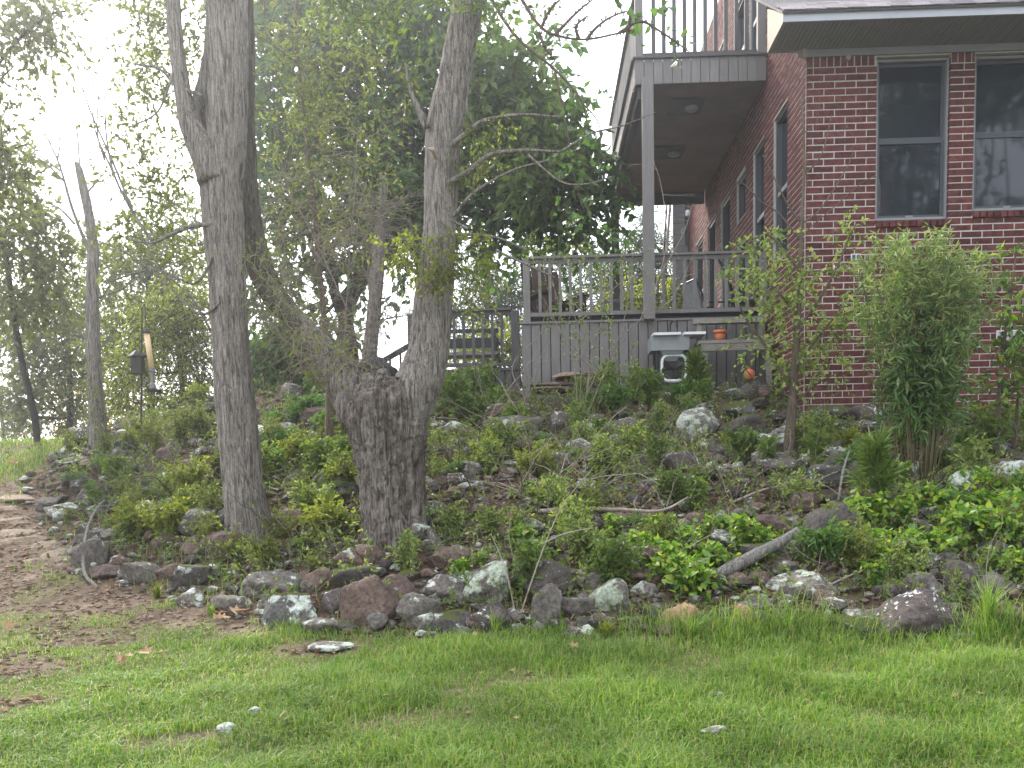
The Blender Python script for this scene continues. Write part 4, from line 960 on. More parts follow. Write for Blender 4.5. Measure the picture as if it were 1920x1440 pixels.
for pts in ([(1085,745),(1075,680),(1050,620),(1045,560),(1010,470)], [(1090,745),(1110,660),(1130,590),(1130,520),(1110,460)], [(1085,745),(1090,650),(1075,580),(1065,500)], [(1090,745),(1140,680),(1170,600),(1180,520),(1170,480)]):
    pp = path(pts, 13.0); pp[0, 2] = gpz-.05; P = bez(pp, 20); m.tube(P, lin([.008, .003], len(P)), 5)
    for q in P[6::3]: branchy(m, q, unit(rdir(rg, 1)[0]*np.array([1, .5, .6])+np.array([0, 0, .3])), .4, .003, rg, 1)
m.build('stem', M['twig'], wsp, True, kind='stuff')
crown_part(wsp, [(1060,470,56,40),(1120,500,56,40),(1050,560,50,40),(1110,590,56,36),(1010,460,46,36),(1170,480,40,30),(1060,610,40,26),(1160,680,50,30),(1090,660,30,24)], 12.9, M['lf_pale'], 30, .22, 8, .05, .024, seed=12, tw=.002, name='foliage')
# --- dark broad-leaved tree behind the oaks
YDk = 18.5; gD = at(655, 720, YDk); gDz = float(zg(np.array([gD[0]]), np.array([YDk]))[0])
dk = thing('dark_broadleaf_tree', 'large dark green broadleaf tree filling the middle behind the trunks', 'tree', (gD[0], YDk, gDz))
sD = YDk/F
t1 = path([(660,760),(655,680),(648,600),(660,550),(690,500),(730,440),(790,380)], YDk); t1[0, 2] = gDz-.2
trunk_part(dk, [(t1, np.array([20,18,15,14,16,18,12])*sD, 40), (path([(652,610),(630,560),(622,500),(600,430),(590,340)], YDk), np.array([11,9,9,8,5])*sD, 20), (path([(688,505),(700,450),(705,380),(720,280)], YDk), np.array([12,10,8,5])*sD, 20),
                (path([(735,440),(850,400),(950,340),(1030,300)], YDk), np.array([10,8,6,3])*sD, 20)], M['bark_dark'], .12, 12, 18)
dclump = [(560,110,110,110),(690,50,120,90),(800,60,90,100),(620,250,120,100),(740,190,100,110),(570,380,90,80),(700,370,100,90),(780,320,90,110),(820,190,90,110),(930,150,80,70),(990,200,70,70),(930,250,90,80),(1020,270,70,70),(960,340,90,60),(1050,330,60,60),(880,390,80,50),(1010,390,70,40),(760,440,80,50),(650,470,70,50),(1080,390,45,40),(1090,330,50,60),(1112,420,40,40),(1040,435,60,40),(1120,370,30,40),(900,445,40,28),(510,250,70,90),(560,500,60,50),(480,560,40,50),(600,600,40,40),(520,30,90,70),(1000,110,40,30),(640,-30,160,60),(830,-20,100,60)]
cs = crown_part(dk, dclump, YDk, M['lf_dark'], 42, .75, 12, .19, .1, 'dia', M['bark_dark'], .35, 21, .45, 1.3, tw=.009)
crown_part(dk, [(930,150,70,60),(1000,190,60,60),(960,250,80,60),(1030,280,60,60),(880,110,60,60),(1010,340,60,50)], YDk-1.2, M['lf_mid'], 42, .7, 11, .2, .105, 'dia', M['bark_dark'], .35, 22, .5)
limbs(dk, [t1[4], t1[5], t1[6]], cs[::2], .07, M['bark_dark'], 3)
# second grey trunk right of it
g2 = at(693, 735, 17.2); g2z = float(zg(np.array([g2[0]]), np.array([17.2]))[0])
t2 = thing('grey_background_tree', 'slender grey trunk rising right behind the twin stemmed tree', 'tree', (g2[0], 17.2, g2z))
q = path([(688,760),(692,680),(700,600),(706,520),(712,440),(720,330)], 17.2); q[0, 2] = g2z-.2
trunk_part(t2, [(q, np.array([16,14,13,13,11,7])*17.2/F, 40)], M['bark_oak'], .12, 14, 16)
crown_part(t2, [(720,300,70,60),(700,400,60,50),(740,340,50,50),(740,545,40,26),(770,600,36,26)], 17.2, M['lf_dark'], 14, .6, 10, .15, .07, 'dia', M['bark_dark'], .3, 24, .4)
# --- broken topped snag at the left
gN = at(180, 835, 13.2); gNz = float(zg(np.array([gN[0]]), np.array([13.2]))[0])
sn = thing('dead_snag', 'dead grey trunk with snapped off top and bare branches', 'tree', (gN[0], 13.2, gNz)); s_ = 13.2/F
q = path([(184,860),(182,780),(178,700),(174,620),(173,560),(174,470),(168,410),(158,360),(148,318),(142,304)], 13.2); q[0, 2] = gNz-.2
trunk_part(sn, [(q, np.array([18,16,14,12,12,10,9,8,6,3])*s_, 60)], M['bark_oak'], .16, 16, 18)
m = MB(); rg = np.random.default_rng(31)
for pts, r in (([(168,470),(150,430),(132,380),(112,310),(90,262)], 4), ([(112,320),(85,300),(60,285)], 2), ([(120,340),(90,310),(70,300),(56,306)], 2), ([(140,420),(110,390),(85,388)], 2.5), ([(95,270),(80,245),(70,225)], 1.6), ([(108,300),(112,270),(106,240)], 1.6), ([(172,640),(140,620),(120,630)], 3), ([(176,560),(230,540),(280,500)], 2.5), ([(160,365),(190,340),(240,370)], 2), ([(150,330),(145,250),(130,180),(128,120)], 1.6)):
    P = bez(path(pts, 13.2), 12); m = MB(); m.tube(P, lin([r, r*.3], len(P))*s_, 5)
    for i in (4, 7, 10): branchy(m, P[min(i, len(P)-1)], rdir(rg, 1, .3)[0], .35, .006, rg, 1)
    m.build('limb', M['bark_oak'], sn, True)
crown_part(sn, [(182,760,44,50),(175,700,30,30),(200,800,50,30)], 13.0, M['lf_olive'], 30, .28, 8, .05, .022, seed=33)
# --- leaning thin tree at the far left
gT = at(72, 828, 14); gTz = float(zg(np.array([gT[0]]), np.array([14.]))[0])
lt_ = thing('thin_leaning_tree', 'thin tree leaning left at the far left lawn edge', 'tree', (gT[0], 14, gTz)); s_ = 14/F
q = path([(72,838),(66,790),(56,740),(44,690),(34,640),(22,560),(12,490),(-10,400),(-40,280)], 14); q[0, 2] = gTz-.2
trunk_part(lt_, [(q, np.array([7,6.5,6,6,5.5,5,5,4,3])*s_, 40)], M['bark_dark'], .1, 18, 12)
crown_part(lt_, [(20,330,60,60),(50,420,70,60),(20,480,60,60),(80,500,60,50),(110,450,50,40),(30,570,70,50),(100,570,50,50),(-30,280,50,60)], 14, M['lf_grey'], 60, .45, 10, .1, .05, seed=35, up=.4)
# --- branch hanging in at the top left corner
gC = np.array([-6.6, 9.6, 0]); gC[2] = float(zg(gC[0:1], gC[1:2])[0])
co = thing('overhanging_tree', 'leafy tree outside the left edge with boughs hanging into the top left corner', 'tree', gC)
q = np.array([gC-[0, 0, .2], gC+[.1, 0, 2], gC+[.2, .1, 4], gC+[.5, .1, 6], gC+[.7, 0, 8]])
trunk_part(co, [(q, np.array([.22, .18, .15, .11, .06]), 40)], M['bark_oak'], .14, 40, 18)
m = MB()
for pts, r in (([(-170,300),(-60,200),(20,90),(90,30),(130,20)], 5), ([(-80,240),(0,150),(30,120)], 3), ([(-160,420),(-60,330),(0,290),(50,270)], 4)):
    P = bez(path(pts, 9.4), 14); m = MB(); m.tube(P, lin([r, r*.3], len(P))*.005, 6); m.build('limb', M['bark_dark'], co, True)
crown_part(co, [(50,30,70,40),(100,40,46,40),(20,95,50,40),(80,90,36,30),(0,140,40,26),(30,0,70,40),(-60,120,80,80)], 9.4, M['lf_grey'], 42, .36, 10, .075, .038, seed=41, up=.35)
crown_part(co, [(-10,270,40,40),(10,330,46,40),(0,390,40,30),(-60,330,60,60)], 9.4, M['lf_grey'], 60, .36, 10, .075, .038, seed=42, up=.35)
# --- olive twiggy tree between the two trunks
gW = at(600, 800, 11.4); gWz = float(zg(np.array([gW[0]]), np.array([11.4]))[0])
tw_ = thing('twiggy_olive_tree', 'slim twiggy tree with fine olive leaves between the two big trunks', 'tree', (gW[0], 11.4, gWz)); s_ = 11.4/F
q = path([(612,800),(618,720),(612,640),(600,520),(590,400),(575,260),(560,120),(550,-40)], 11.4); q[0, 2] = gWz-.1
m = MB(); P = bez(q, 50); m.tube(P, lin([8, 6, 5, 3, 2], len(P))*s_, 8); rg = np.random.default_rng(44)
for i in range(8, 50, 2): branchy(m, P[i], unit(rdir(rg, 1)[0]*np.array([1, .7, .3])+np.array([0, 0, .45])), rg.uniform(.5, 1.0), .008, rg, 2, n=6, kids_n=2)
m.build('trunk', M['bark_sap'], tw_, True)
crown_part(tw_, [(560,60,90,80),(650,40,70,60),(540,200,70,70),(620,170,80,70),(690,130,60,50),(560,310,80,60),(640,290,70,60),(600,400,80,60),(690,330,60,60),(530,420,40,50),(690,230,60,50),(650,440,50,40)], 11.4, M['lf_olive'], 30, .32, 9, .06, .024, seed=45, up=.35, tw=.003)
# --- pale dead branch work in front of the dark crown
gB = at(640, 770, 10.4); gBz = float(zg(np.array([gB[0]]), np.array([10.4]))[0])
db = thing('dead_sapling', 'bare sapling of pale curving twigs between oak and split tree', 'bare sapling', (gB[0], 10.4, gBz))
m = MB(); rg = np.random.default_rng(51)
for pts in ([(640,780),(642,700),(648,600),(655,480),(665,360),(670,250)], [(640,770),(610,690),(570,600),(530,520),(520,430)], [(640,780),(680,690),(700,600),(690,500),(720,400)], [(600,700),(560,660),(500,610),(470,560)], [(650,560),(600,470),(560,390),(520,330)], [(655,480),(700,420),(745,380)], [(560,660),(520,560),(440,500),(380,460)], [(600,700),(650,640),(720,600),(770,590)]):
    pp_ = path(pts, 10.4); pp_[0, 2] = max(gBz-.05, pp_[0, 2]-.1); P = bez(pp_, 24); m.tube(P, lin([.0085, .0035], len(P)), 5)
    for i in range(4, len(P)):
        for _ in range(3): branchy(m, P[i], unit(rdir(rg, 1)[0]*np.array([1.2, .6, .6])+np.array([0, 0, .2])), rg.uniform(.35, 1.0), .0038, rg, 1, .75, 9, 2, -.06)
m.build('twig_work', M['twig'], db, True)
# --- trees beyond the crest on the left and behind the deck
def far_tree(name, label, px, Y, top, trunk_r, clumps, lf, mt, nsp, ln, ll, lw, seed, kind='dia', up=.4, droop=.25, group='trees beyond the bank'):
    g = at(px, 800, Y); gz = float(zg(np.array([g[0]]), np.array([Y]))[0]); t = thing(name, label, 'tree', (g[0], Y, gz), group)
    rg = np.random.default_rng(seed); e = at(px+rg.uniform(-20, 20), top, Y); s = np.array([g[0], Y, gz-.2])
    q = bez([s, s*.6+e*.4+np.array([rg.uniform(-.2, .2), 0, 0]), e], 14); m = MB(); m.tube(q, lin([trunk_r, trunk_r*.35], len(q)), 10, True, ridged(.1, seed)); m.build('trunk', mt, t, True)
    cs = crown_part(t, clumps, Y, lf, nsp, ln, 10, ll, lw, kind, M['bark_dark'], droop, seed, up, 1.2, tw=.006)
    limbs(t, list(q[5:]), cs, trunk_r*.4, mt, seed); return t
far_tree('willow_tree', 'bright yellow green drooping tree left of the oak trunk', 330, 16.5, 560, .07, [(330,640,70,70),(360,720,50,60),(290,590,60,50),(350,560,50,40),(330,780,60,40),(250,690,40,50),(370,640,40,80)], M['lf_yel'], M['bark_sap'], 140, .6, .09, .03, 61, droop=.6)
far_tree('olive_background_tree', 'hazy olive tree between the snag and the oak', 270, 20, 470, .1, [(230,500,80,70),(300,470,70,60),(250,590,80,60),(330,540,60,50),(230,670,60,50),(310,620,50,50),(370,430,40,50),(240,750,60,40)], M['lf_olive'], M['bark_dark'], 99, .7, .13, .055, 62)
far_tree('pale_background_tree', 'hazy grey green tree behind the thin leaning trunk', 110, 22, 500, .1, [(90,600,80,60),(130,680,70,60),(60,690,60,60),(130,760,60,50),(60,770,60,40),(20,620,50,60),(110,540,60,40),(160,620,50,60),(20,740,40,50)], M['lf_grey'], M['bark_dark'], 91, .8, .15, .06, 63)
far_tree('tan_background_tree', 'reddish tinged thin tree low behind the snag', 225, 24, 640, .07, [(215,730,50,50),(280,780,60,40),(140,790,60,30),(100,720,40,40)], leafm('reddish_leaf', [(.12,.1,.04),(.2,.13,.06),(.3,.16,.09)], .5), M['bark_dark'], 57, .7, .13, .055, 64)
far_tree('small_conifer', 'small blue grey conifer beyond the far left lawn', 15, 30, 740, .1, [(20,790,50,30),(10,760,36,26),(50,800,30,20)], M['lf_pine'], M['bark_dark'], 140, .7, .2, .03, 65, up=.2)
far_tree('pine_tree', 'pine with feathery needles seen beneath the balcony', 1230, 27, 480, .14, [(1230,480,60,40),(1190,530,60,50),(1260,540,50,50),(1120,520,70,50),(1150,580,60,40),(1300,570,40,40),(1230,600,50,30),(1215,440,26,26),(1180,450,30,26)], M['lf_pine'], M['bark_dark'], 140, .8, .22, .03, 66, up=.2)
far_tree('pine_tree', 'pine with feathery needles behind the lower deck', 920, 28, 500, .14, [(920,540,60,40),(880,590,60,40),(960,580,60,50),(1010,560,50,50),(1060,590,50,40),(900,640,60,40),(870,500,30,30),(1020,500,40,34)], M['lf_pine'], M['bark_dark'], 140, .8, .22, .03, 67, up=.2)
far_tree('yellowing_shrub_tree', 'yellow leaved bushy tree seen through lower deck railing', 930, 21, 620, .08, [(940,650,60,40),(880,660,50,36),(990,640,40,30),(900,700,60,30),(960,700,50,30)], M['lf_yel'], M['bark_sap'], 140, .5, .1, .045, 68)
far_tree('bright_shrub_tree', 'bright leaved bush beyond the porch deck railing', 1230, 23, 520, .08, [(1250,560,50,40),(1190,570,50,36),(1150,560,40,40),(1290,540,30,40)], M['lf_yel'], M['bark_sap'], 107, .5, .1, .045, 69)
# dark evergreen shrub behind the oak
gE = at(545, 790, 15.2); gEz = float(zg(np.array([gE[0]]), np.array([15.2]))[0])
es = thing('evergreen_shrub', 'dense dark green shrub at the top of the bank behind oak', 'shrub', (gE[0], 15.2, gEz))
m = MB(); rg = np.random.default_rng(71)
for k in range(7): branchy(m, np.array([gE[0]+rg.uniform(-.3, .3), 15.2, gEz-.1]), [rg.uniform(-.6, .6), 0, 1], 1.1, .02, rg, 1)
m.build('stem', M['bark_dark'], es)
crown_part(es, [(540,700,60,60),(500,740,40,40),(590,740,50,40),(550,640,50,40),(610,690,30,40),(495,680,30,40),(550,770,70,24)], 15.2, M['lf_dark'], 170, .42, 10, .13, .07, 'oval', M['bark_dark'], .2, 72, .5, name='foliage')
# trees behind the photographer, seen mirrored in the window glass
for k, (x, y, r) in enumerate(((9.2, -1.8, 3.4), (14.2, -2.6, 3.6), (19, -3, 3.4), (12, -8, 4.4))):
    t = thing('shade_tree', ['broad shade tree mirrored in the left window glass', 'tall shade tree mirrored in the right window glass', 'shade tree standing far right of the lawn', 'shade tree at the back right of the lawn'][k], 'tree', (x, y, -.3+.08*y), 'shade trees behind the lawn')
    OFF[t.name] = (0, 0, 0); rg = np.random.default_rng(80+k)
    m = MB(); P = bez([(0, 0, -.3), (.1, 0, 2), (-.1, .1, 6), (.1, 0, 14)], 16); m.tube(P, lin([.3, .2, .08], len(P)), 12, True, ridged(.12, k)); m.build('trunk', M['bark_oak'], t, True)
    lm = MB(); n = 640; cc = np.array([[rg.uniform(-1, 1)*r*.7, rg.uniform(-1, 1)*r*.6, 10+rg.uniform(-1, 1)*6.5] for _ in range(30)])
    S = np.concatenate([in_ell(rg, n//14, c, (r*.4, r*.4, 1.3)) for c in cc]); sprays(lm, None, S, rdir(rg, len(S)), .9, 12, .2, .1, rg)
    lm.build('crown', M['lf_dark'], t, kind='stuff')
    limbs(t, [P[7], P[10], P[13]], cc, .07, M['bark_oak'], k)
# ------------------------------------------------------------------ stones of the bank
def ico(sub):
    import bmesh
    b = bmesh.new(); bmesh.ops.create_icosphere(b, subdivisions=sub, radius=1); b.verts.ensure_lookup_table()
    V = np.array([v.co[:] for v in b.verts]); T = np.array([[v.index for v in f.verts] for f in b.faces]); b.free(); return V, T
ICO = {k: ico(k) for k in (3, 4, 5)}
def rock_shape(seed, sub=4, d=(1, .8, .7), cut=12, rough=.075, sharp=.9):
    """a broken stone: a ball cut by random planes and roughened"""
    rg = np.random.default_rng(seed); V, T = ICO[sub]; N = rdir(rg, cut); dist = rg.uniform(.46, .8, cut)
    dots = V@N.T; r = np.where(dots > .02, dist[None]/np.maximum(dots, .02), 9).min(1); r = np.minimum(r, .98)
    P = V*(r*sharp+(1-sharp)*.85)[:, None]
    P = P*(1+rough*fbm(P*2.2, seed, 4)+rough*.8*fbm(P*6, seed+3, 4, .6))[:, None]
    P = P-(P.max(0)+P.min(0))/2; P = P/(P.max(0)-P.min(0))*np.array(d); return P, T
ROCKCOL = {'b': 'rock_brown', 'g': 'rock_grey', 'l': 'rock_lich', 'd': 'rock_dark', 'm': 'rock_moss', 't': 'rock_tan', 's': 'rock_spot', 'p': 'rock_pale'}
placed = []
def front_rock(px, py, w, h, c, label, dep=.8, tilt=0, seed=0, sub=5, cut=12, sink=.18):
    """px, py: centre in the photo; w, h size in photo pixels"""
    g = ground_at(px, py+h*.36); s = g[1]/F*1.02; W_, H_ = w*s*1.13, h*s*1.2
    P, T = rock_shape(seed*7+int(px), sub, (W_, W_*dep, H_), cut)
    if 'pyramid shaped' in label:
        zn = np.clip(P[:, 2]/P[:, 2].max()*.5+.5, 0, 1); P[:, 0] = P[:, 0]*(1.62-1.2*zn)+.06*W_*zn; P[:, 1] *= 1.4-1.0*zn; P[:, 2] *= 1.05
    a, b = math.cos(tilt), math.sin(tilt); P = np.stack([a*P[:, 0]-b*P[:, 2], P[:, 1], b*P[:, 0]+a*P[:, 2]], 1)
    m = MB(); m.add(P, None, T); me = m.mesh('rock', True); me.materials.append(M[ROCKCOL[c]])
    o = bpy.data.objects.new('rock', me); COL.objects.link(o); yy = g[1]+W_*dep*.26
    o.location = (at(px, py, yy)[0], yy, float(at(px, py, yy)[2])-.02); placed.append((o.location[0], o.location[1], max(W_, W_*dep)*.5))
    return tag(o, label, 'rock', 'stones along the foot of the bank')
FR = [
 (697,1132,100,104,'b','large square reddish brown rock at the lawn edge below the stump'),
 (790,1150,82,76,'g','brown grey rock with a white lichen crust, right of the square brown rock'),
 (748,1104,66,56,'b','small brown rock wedged behind the square reddish brown rock'),
 (838,1106,92,60,'g','grey speckled rock behind the pale lichened slab'),
 (845,1168,76,52,'d','low grey rock in the grass between lichened slab and brown rock'),
 (925,1160,78,66,'s','dark rock with white flecks below the pale lichened slab'),
 (1080,1142,62,46,'g','brown grey rock with white patches left of the pale green rock'),
 (1120,1094,44,38,'g','small grey block behind the pale green lichened rock'),
 (1143,1118,72,68,'p','rounded rock almost covered by a pale green lichen patch'),
 (1206,1105,50,36,'l','small lichened rock right of the pale green one'),
 (1276,1156,74,52,'t','tan orange rock with a whitish top at the lawn edge'),
 (1392,1156,44,50,'t','orange sandstone lump sitting in tall grass'),
 (1715,1158,176,100,'s','biggest pyramid shaped dark rock with white lichen spots at lawn edge'),
 (1592,1172,180,46,'d','long low dark slab sunk in grass left of the pyramid rock'),
 (1866,1166,100,50,'d','low grey rock in grass right of the pyramid rock'),
 (1735,1100,72,56,'l','white topped rock directly behind the pyramid rock'),
 (1802,1082,72,62,'d','dark upright rock up behind the pyramid rock'),
 (1686,1106,54,44,'d','small dark rock left above the pyramid rock'),
 (1865,1100,80,50,'g','grey lichened rock near the right edge above the lawn'),
 (1500,1098,120,56,'l','flat grey lichened slab below the dead log'),
 (1545,1042,50,46,'b','small brown rock under the big dark boulder'),
 (1490,1032,46,42,'g','smooth light grey stone at the upper end of dead log'),
 (1566,992,104,92,'d','big dark mossy boulder right of the dead log'),
 (1420,1128,60,32,'g','low stone with white pebbles left of the flat grey slab'),
 (1305,800,84,66,'l','whitish lichened boulder high on bank under the sink'),
 (1386,802,78,46,'d','rounded blue grey boulder high on the bank below potting bench'),
 (1345,838,70,32,'g','flat stone just below the whitish boulder'),
 (1812,912,64,56,'l','lichen mottled rock behind the cane shrub'),
 (1882,898,92,62,'l','white topped rock near the right edge mid bank'),
 (1845,840,110,44,'l','broad lichened slab high at the right of bank'),
 (1625,780,60,40,'s','grey stone with white spots above the pine seedling'),
 (1560,775,90,34,'d','dark flat ledge stone near the brick wall'),
 (1268,912,104,48,'d','dark slab in the middle of the bank right of the dry twigs'),
 (1450,832,70,40,'g','grey stone at the foot of the sapling trunk'),
 (1165,982,84,44,'b','brown slab under a fallen branch in mid bank'),
 (1160,1050,56,32,'b','small brown stone above the pale green rock'),
 (548,1146,94,72,'m','grey rock with pale lichen and a moss cap'),
 (602,1176,76,38,'g','low stone with one white patch left of the square brown rock'),
 (522,1096,96,58,'g','rounded grey lichened rock above the mossy rock'),
 (472,1100,44,48,'l','small pale lichened rock left of the rounded grey one'),
 (435,1136,66,44,'g','low rounded grey rock above the grass tuft'),
 (356,1086,76,56,'d','dark rounded rock right of the first grass tuft'),
 (358,1122,56,40,'g','small grey rock in front of the dark rounded one'),
 (602,1088,64,50,'b','brown rock above the low white patched stone'),
 (632,1128,50,52,'s','white spotted rock beside the square brown rock'),
 (650,1054,76,54,'b','brown rock left of the stump foot'),
 (697,1044,58,48,'b','smooth round brown stone leaning on the stump foot'),
 (672,1082,96,44,'d','dark flat rock across the foot of the stump'),
 (560,976,92,46,'b','long brown slab right of the oak foot'),
 (420,1022,84,52,'b','brown boulder at the left foot of the oak'),
 (372,1022,64,40,'b','reddish stone left of the oak foot boulder'),
 (172,1042,66,64,'g','grey rock at the left end of the stone row'),
 (228,1052,46,30,'b','tan stone beside the left end rock'),
 (198,1074,66,34,'b','flat brown stone at the left end by the bare soil'),
 (270,1076,80,46,'g','grey brown rock left of the dark rounded one'),
 (318,1070,50,34,'b','small brown rock between two grey rocks at left'),
 (842,1050,76,50,'b','brown rock right of the stump foot'),
 (912,1062,96,44,'b','long brown rock above the tall lichened slab'),
 (880,1084,60,32,'l','small pale speckled stone behind the tall lichened slab'),
 (500,1030,60,40,'b','brown stone right of the oak foot'),
 (590,1000,50,34,'d','dark stone right of the brown slab'),
 (140,866,66,24,'d','thin dark slab at the far left shoulder of bank'),
 (142,902,50,30,'d','dark stone below the thin dark slab at left'),
 (92,946,50,30,'g','grey stone beside the path at the far left'),
 (118,956,66,30,'l','pale lichened stone beside the stepping stones'),
 (312,900,46,30,'g','grey stone in shrubs left of the oak'),
 (345,908,40,26,'l','small pale stone in shrubs left of the oak'),
 (1000,1180,30,22,'d','small dark stone at the grass edge'),
 (1460,1150,50,26,'b','small brown stone at the grass edge'),
 (960,800,110,40,'g','flat grey boulder near the top of bank under deck'),
 (930,775,70,34,'b','brown stone at bank top under the deck corner'),
 (1130,1125,30,20,'g','small grey stone in the front row'),
]
for i, (px, py, w, h, c, lab) in enumerate(FR): front_rock(px, py, w, h, c, lab, seed=i, sub=5 if w > 150 else 4)
front_rock(915, 1106, 116, 74, 'p', 'tall tilted slab coated with pale green lichen', .6, R(40), 91, 5, 7)
front_rock(1022, 1142, 52, 92, 'g', 'upright rounded dark stone with lichen down its left side', .9, R(-8), 92, 5, 5)
P, T = rock_shape(77, 4, (.26, .22, .3), 9, .04); m = MB(); m.add(P, None, T); me = m.mesh('rock', True); me.materials.append(M['rock_grey']); o = bpy.data.objects.new('rock', me); COL.objects.link(o); o.location = (gpp[0], float(gpp[1])+.03, gq-.145); tag(o, 'small grey stone carrying the round orange clay ball', 'rock')
# --- the rest of the stones, scattered over the bank
base_meshes = {}
for c in 'bgldms':
    for v in range(5):
        P, T = rock_shape(300+v*13+ord(c), 4, (1, random.uniform(.75, 1), random.uniform(.55, .85)), 12); m = MB(); m.add(P, None, T); me = m.mesh('rock', True); me.materials.append(M[ROCKCOL[c]]); base_meshes[c, v] = me
rg = np.random.default_rng(99)
def zone(px, Yf):
    a = ('beside the stepping stones' if px < 130 else 'left of the oak' if px < 400 else 'around the oak foot' if px < 560 else 'between oak and split tree' if px < 680 else 'behind the split tree' if px < 830 else 'below the deck skirt' if px < 1180 else 'below the sink' if px < 1330 else 'below the potting bench' if px < 1470 else 'by the sapling trunk' if px < 1600 else 'by the cane shrub' if px < 1800 else 'at the right edge')
    return a+(', low on bank' if Yf < .3 else ', mid bank' if Yf < .62 else ', bank top')
ORD = 'first second third fourth fifth sixth seventh eighth ninth tenth eleventh twelfth thirteenth fourteenth fifteenth sixteenth seventeenth eighteenth nineteenth twentieth'.split()
RANK = {}
def rank_labels():
    """things alike in look and zone are told apart by their order from the left"""
    for (look, zn), lst in RANK.items():
        lst.sort(key=lambda q: q[0]); k = len(lst)
        for i, (px, o) in enumerate(lst):
            if k == 1: o['label'] = f'{look} {zn}'
            elif k == 2: o['label'] = f"{'left' if i == 0 else 'right'} one of two {look}s {zn}"
            else: o['label'] = (f"leftmost of the {look}s {zn}" if i == 0 else f"rightmost of the {look}s {zn}" if i == k-1 else f"{ORD[min(i, 19)]} from left of the {look}s {zn}")
def proj(p):
    q = CM@(np.asarray(p)-EYE); return PX+F*q[0]/q[2], PY+F*q[1]/q[2]
nr = len(FR)+2; tries = 0
CN = {'b': 'brown', 'g': 'grey', 'l': 'lichened', 'd': 'dark', 'm': 'mossy', 's': 'white spotted'}
while nr < 298 and tries < 60000:
    tries += 1; Y = rg.uniform(6.6, 14.6); X = rg.uniform(-.6, .55)*Y; d = float(edge_d(np.array([X]), np.array([Y]))[0])
    if d < .15: continue
    if Y > YF-.3 and X > XC-.3: continue
    w = rg.choice([.2, .25, .3, .36, .43, .5], p=[.12, .24, .27, .21, .11, .05])*(1 if d > .6 else .8)
    z = float(zg(np.array([X]), np.array([Y]))[0]); px, py = proj((X, Y, z+.05))
    if not (-60 < px < 1990 and py < 1240): continue
    if Y > 13.0 and 760 < px < 1480 and w > .3: continue
    if any((X-a)**2+((Y-b)*.9)**2 < ((w*.5+r)*(.82 if tries < 20000 else .62))**2 for a, b, r in placed): continue
    placed.append((X, Y, w*.5)); c = rg.choice(list('bgldms'), p=[.13, .3, .18, .22, .06, .11]); v = int(rg.integers(5))
    o = bpy.data.objects.new('rock', base_meshes[c, v]); COL.objects.link(o); h = w*rg.uniform(.75, 1.1)
    o.scale = (w, w*rg.uniform(.8, 1.05), h); o.rotation_euler = (rg.uniform(-.25, .35), rg.uniform(-.3, .3), rg.uniform(0, 6.28)); o.location = (X, Y, z+h*.2)
    look = f"{'small' if w < .28 else 'medium' if w < .42 else 'large'} {CN[c]} stone"
    tag(o, look, 'rock', 'stones scattered over the bank'); RANK.setdefault((look, zone(px, d/5.5)), []).append((px, o)); nr += 1
# smaller rubble between the stones: nobody could count it
rb = MB(); n = 6400
X = rg.uniform(-.62, .6, n); Y = 6.6+rg.uniform(0, 1, n)**1.2*8.2; X = X*Y; d = edge_d(X, Y); Z = zg(X, Y); k = (d > -.1) & ~((Y > YF-.2) & (X > XC-.2))
V2, T2 = ico(2); V3, T3 = ICO[3]; shp = []
for q in range(12): shp.append((rock_shape(900+q, 3, (1, .85, .7), 10, .06)[0], T3))
mi = []
for x, y, z, dd in zip(X[k], Y[k], Z[k], d[k]):
    if rg.uniform() < .2:
        s = rg.uniform(.12, .24); P, T = shp[int(rg.integers(12))]; P = P*np.array([s, s*rg.uniform(.7, 1), s*rg.uniform(.7, 1)])
    else:
        s = rg.uniform(.03, .1); T = T2; P = V2*(1+.3*fbm(V2*1.5+rg.uniform(0, 50), 4, 2))[:, None]*np.array([s, s*rg.uniform(.6, 1), s*rg.uniform(.4, .7)])*.6
    a = rg.uniform(0, 6.28); P = np.stack([P[:, 0]*math.cos(a)-P[:, 1]*math.sin(a), P[:, 0]*math.sin(a)+P[:, 1]*math.cos(a), P[:, 2]], 1); rb.add(P+[x, y, z+s*.14], None, T); mi += [int(rg.choice(4, p=[.3, .35, .15, .2]))]*len(T)
o = rb.build('rubble', M['rock_brown'], None, False, 'stuff')
for q in ('rock_grey', 'rock_lich', 'rock_dark'): o.data.materials.append(M[q])
o.data.polygons.foreach_set('material_index', np.array(mi[:len(o.data.polygons)], np.int32))
# pebbles and crumbs on the bare soil
rb = MB(); n = 5000; Y = rg.uniform(5.2, 13, n); X = -rg.uniform(.02, .6, n)*Y; d = edge_d(X, Y); dm = dirt_mask(X, Y); k = (d < .05) & (rg.uniform(0, 1, n) < dm*.9); Z = zg(X, Y)
for x, y, z in zip(X[k], Y[k], Z[k]):
    s = rg.uniform(.006, .026); rb.add(V2*np.array([s, s*rg.uniform(.6, 1), s*.55])*rg.uniform(.8, 1.2, (len(V2), 1))+[x, y, z+s*.2], None, T2)
rb.build('pebbles', M['flag'], None, False, 'stuff')
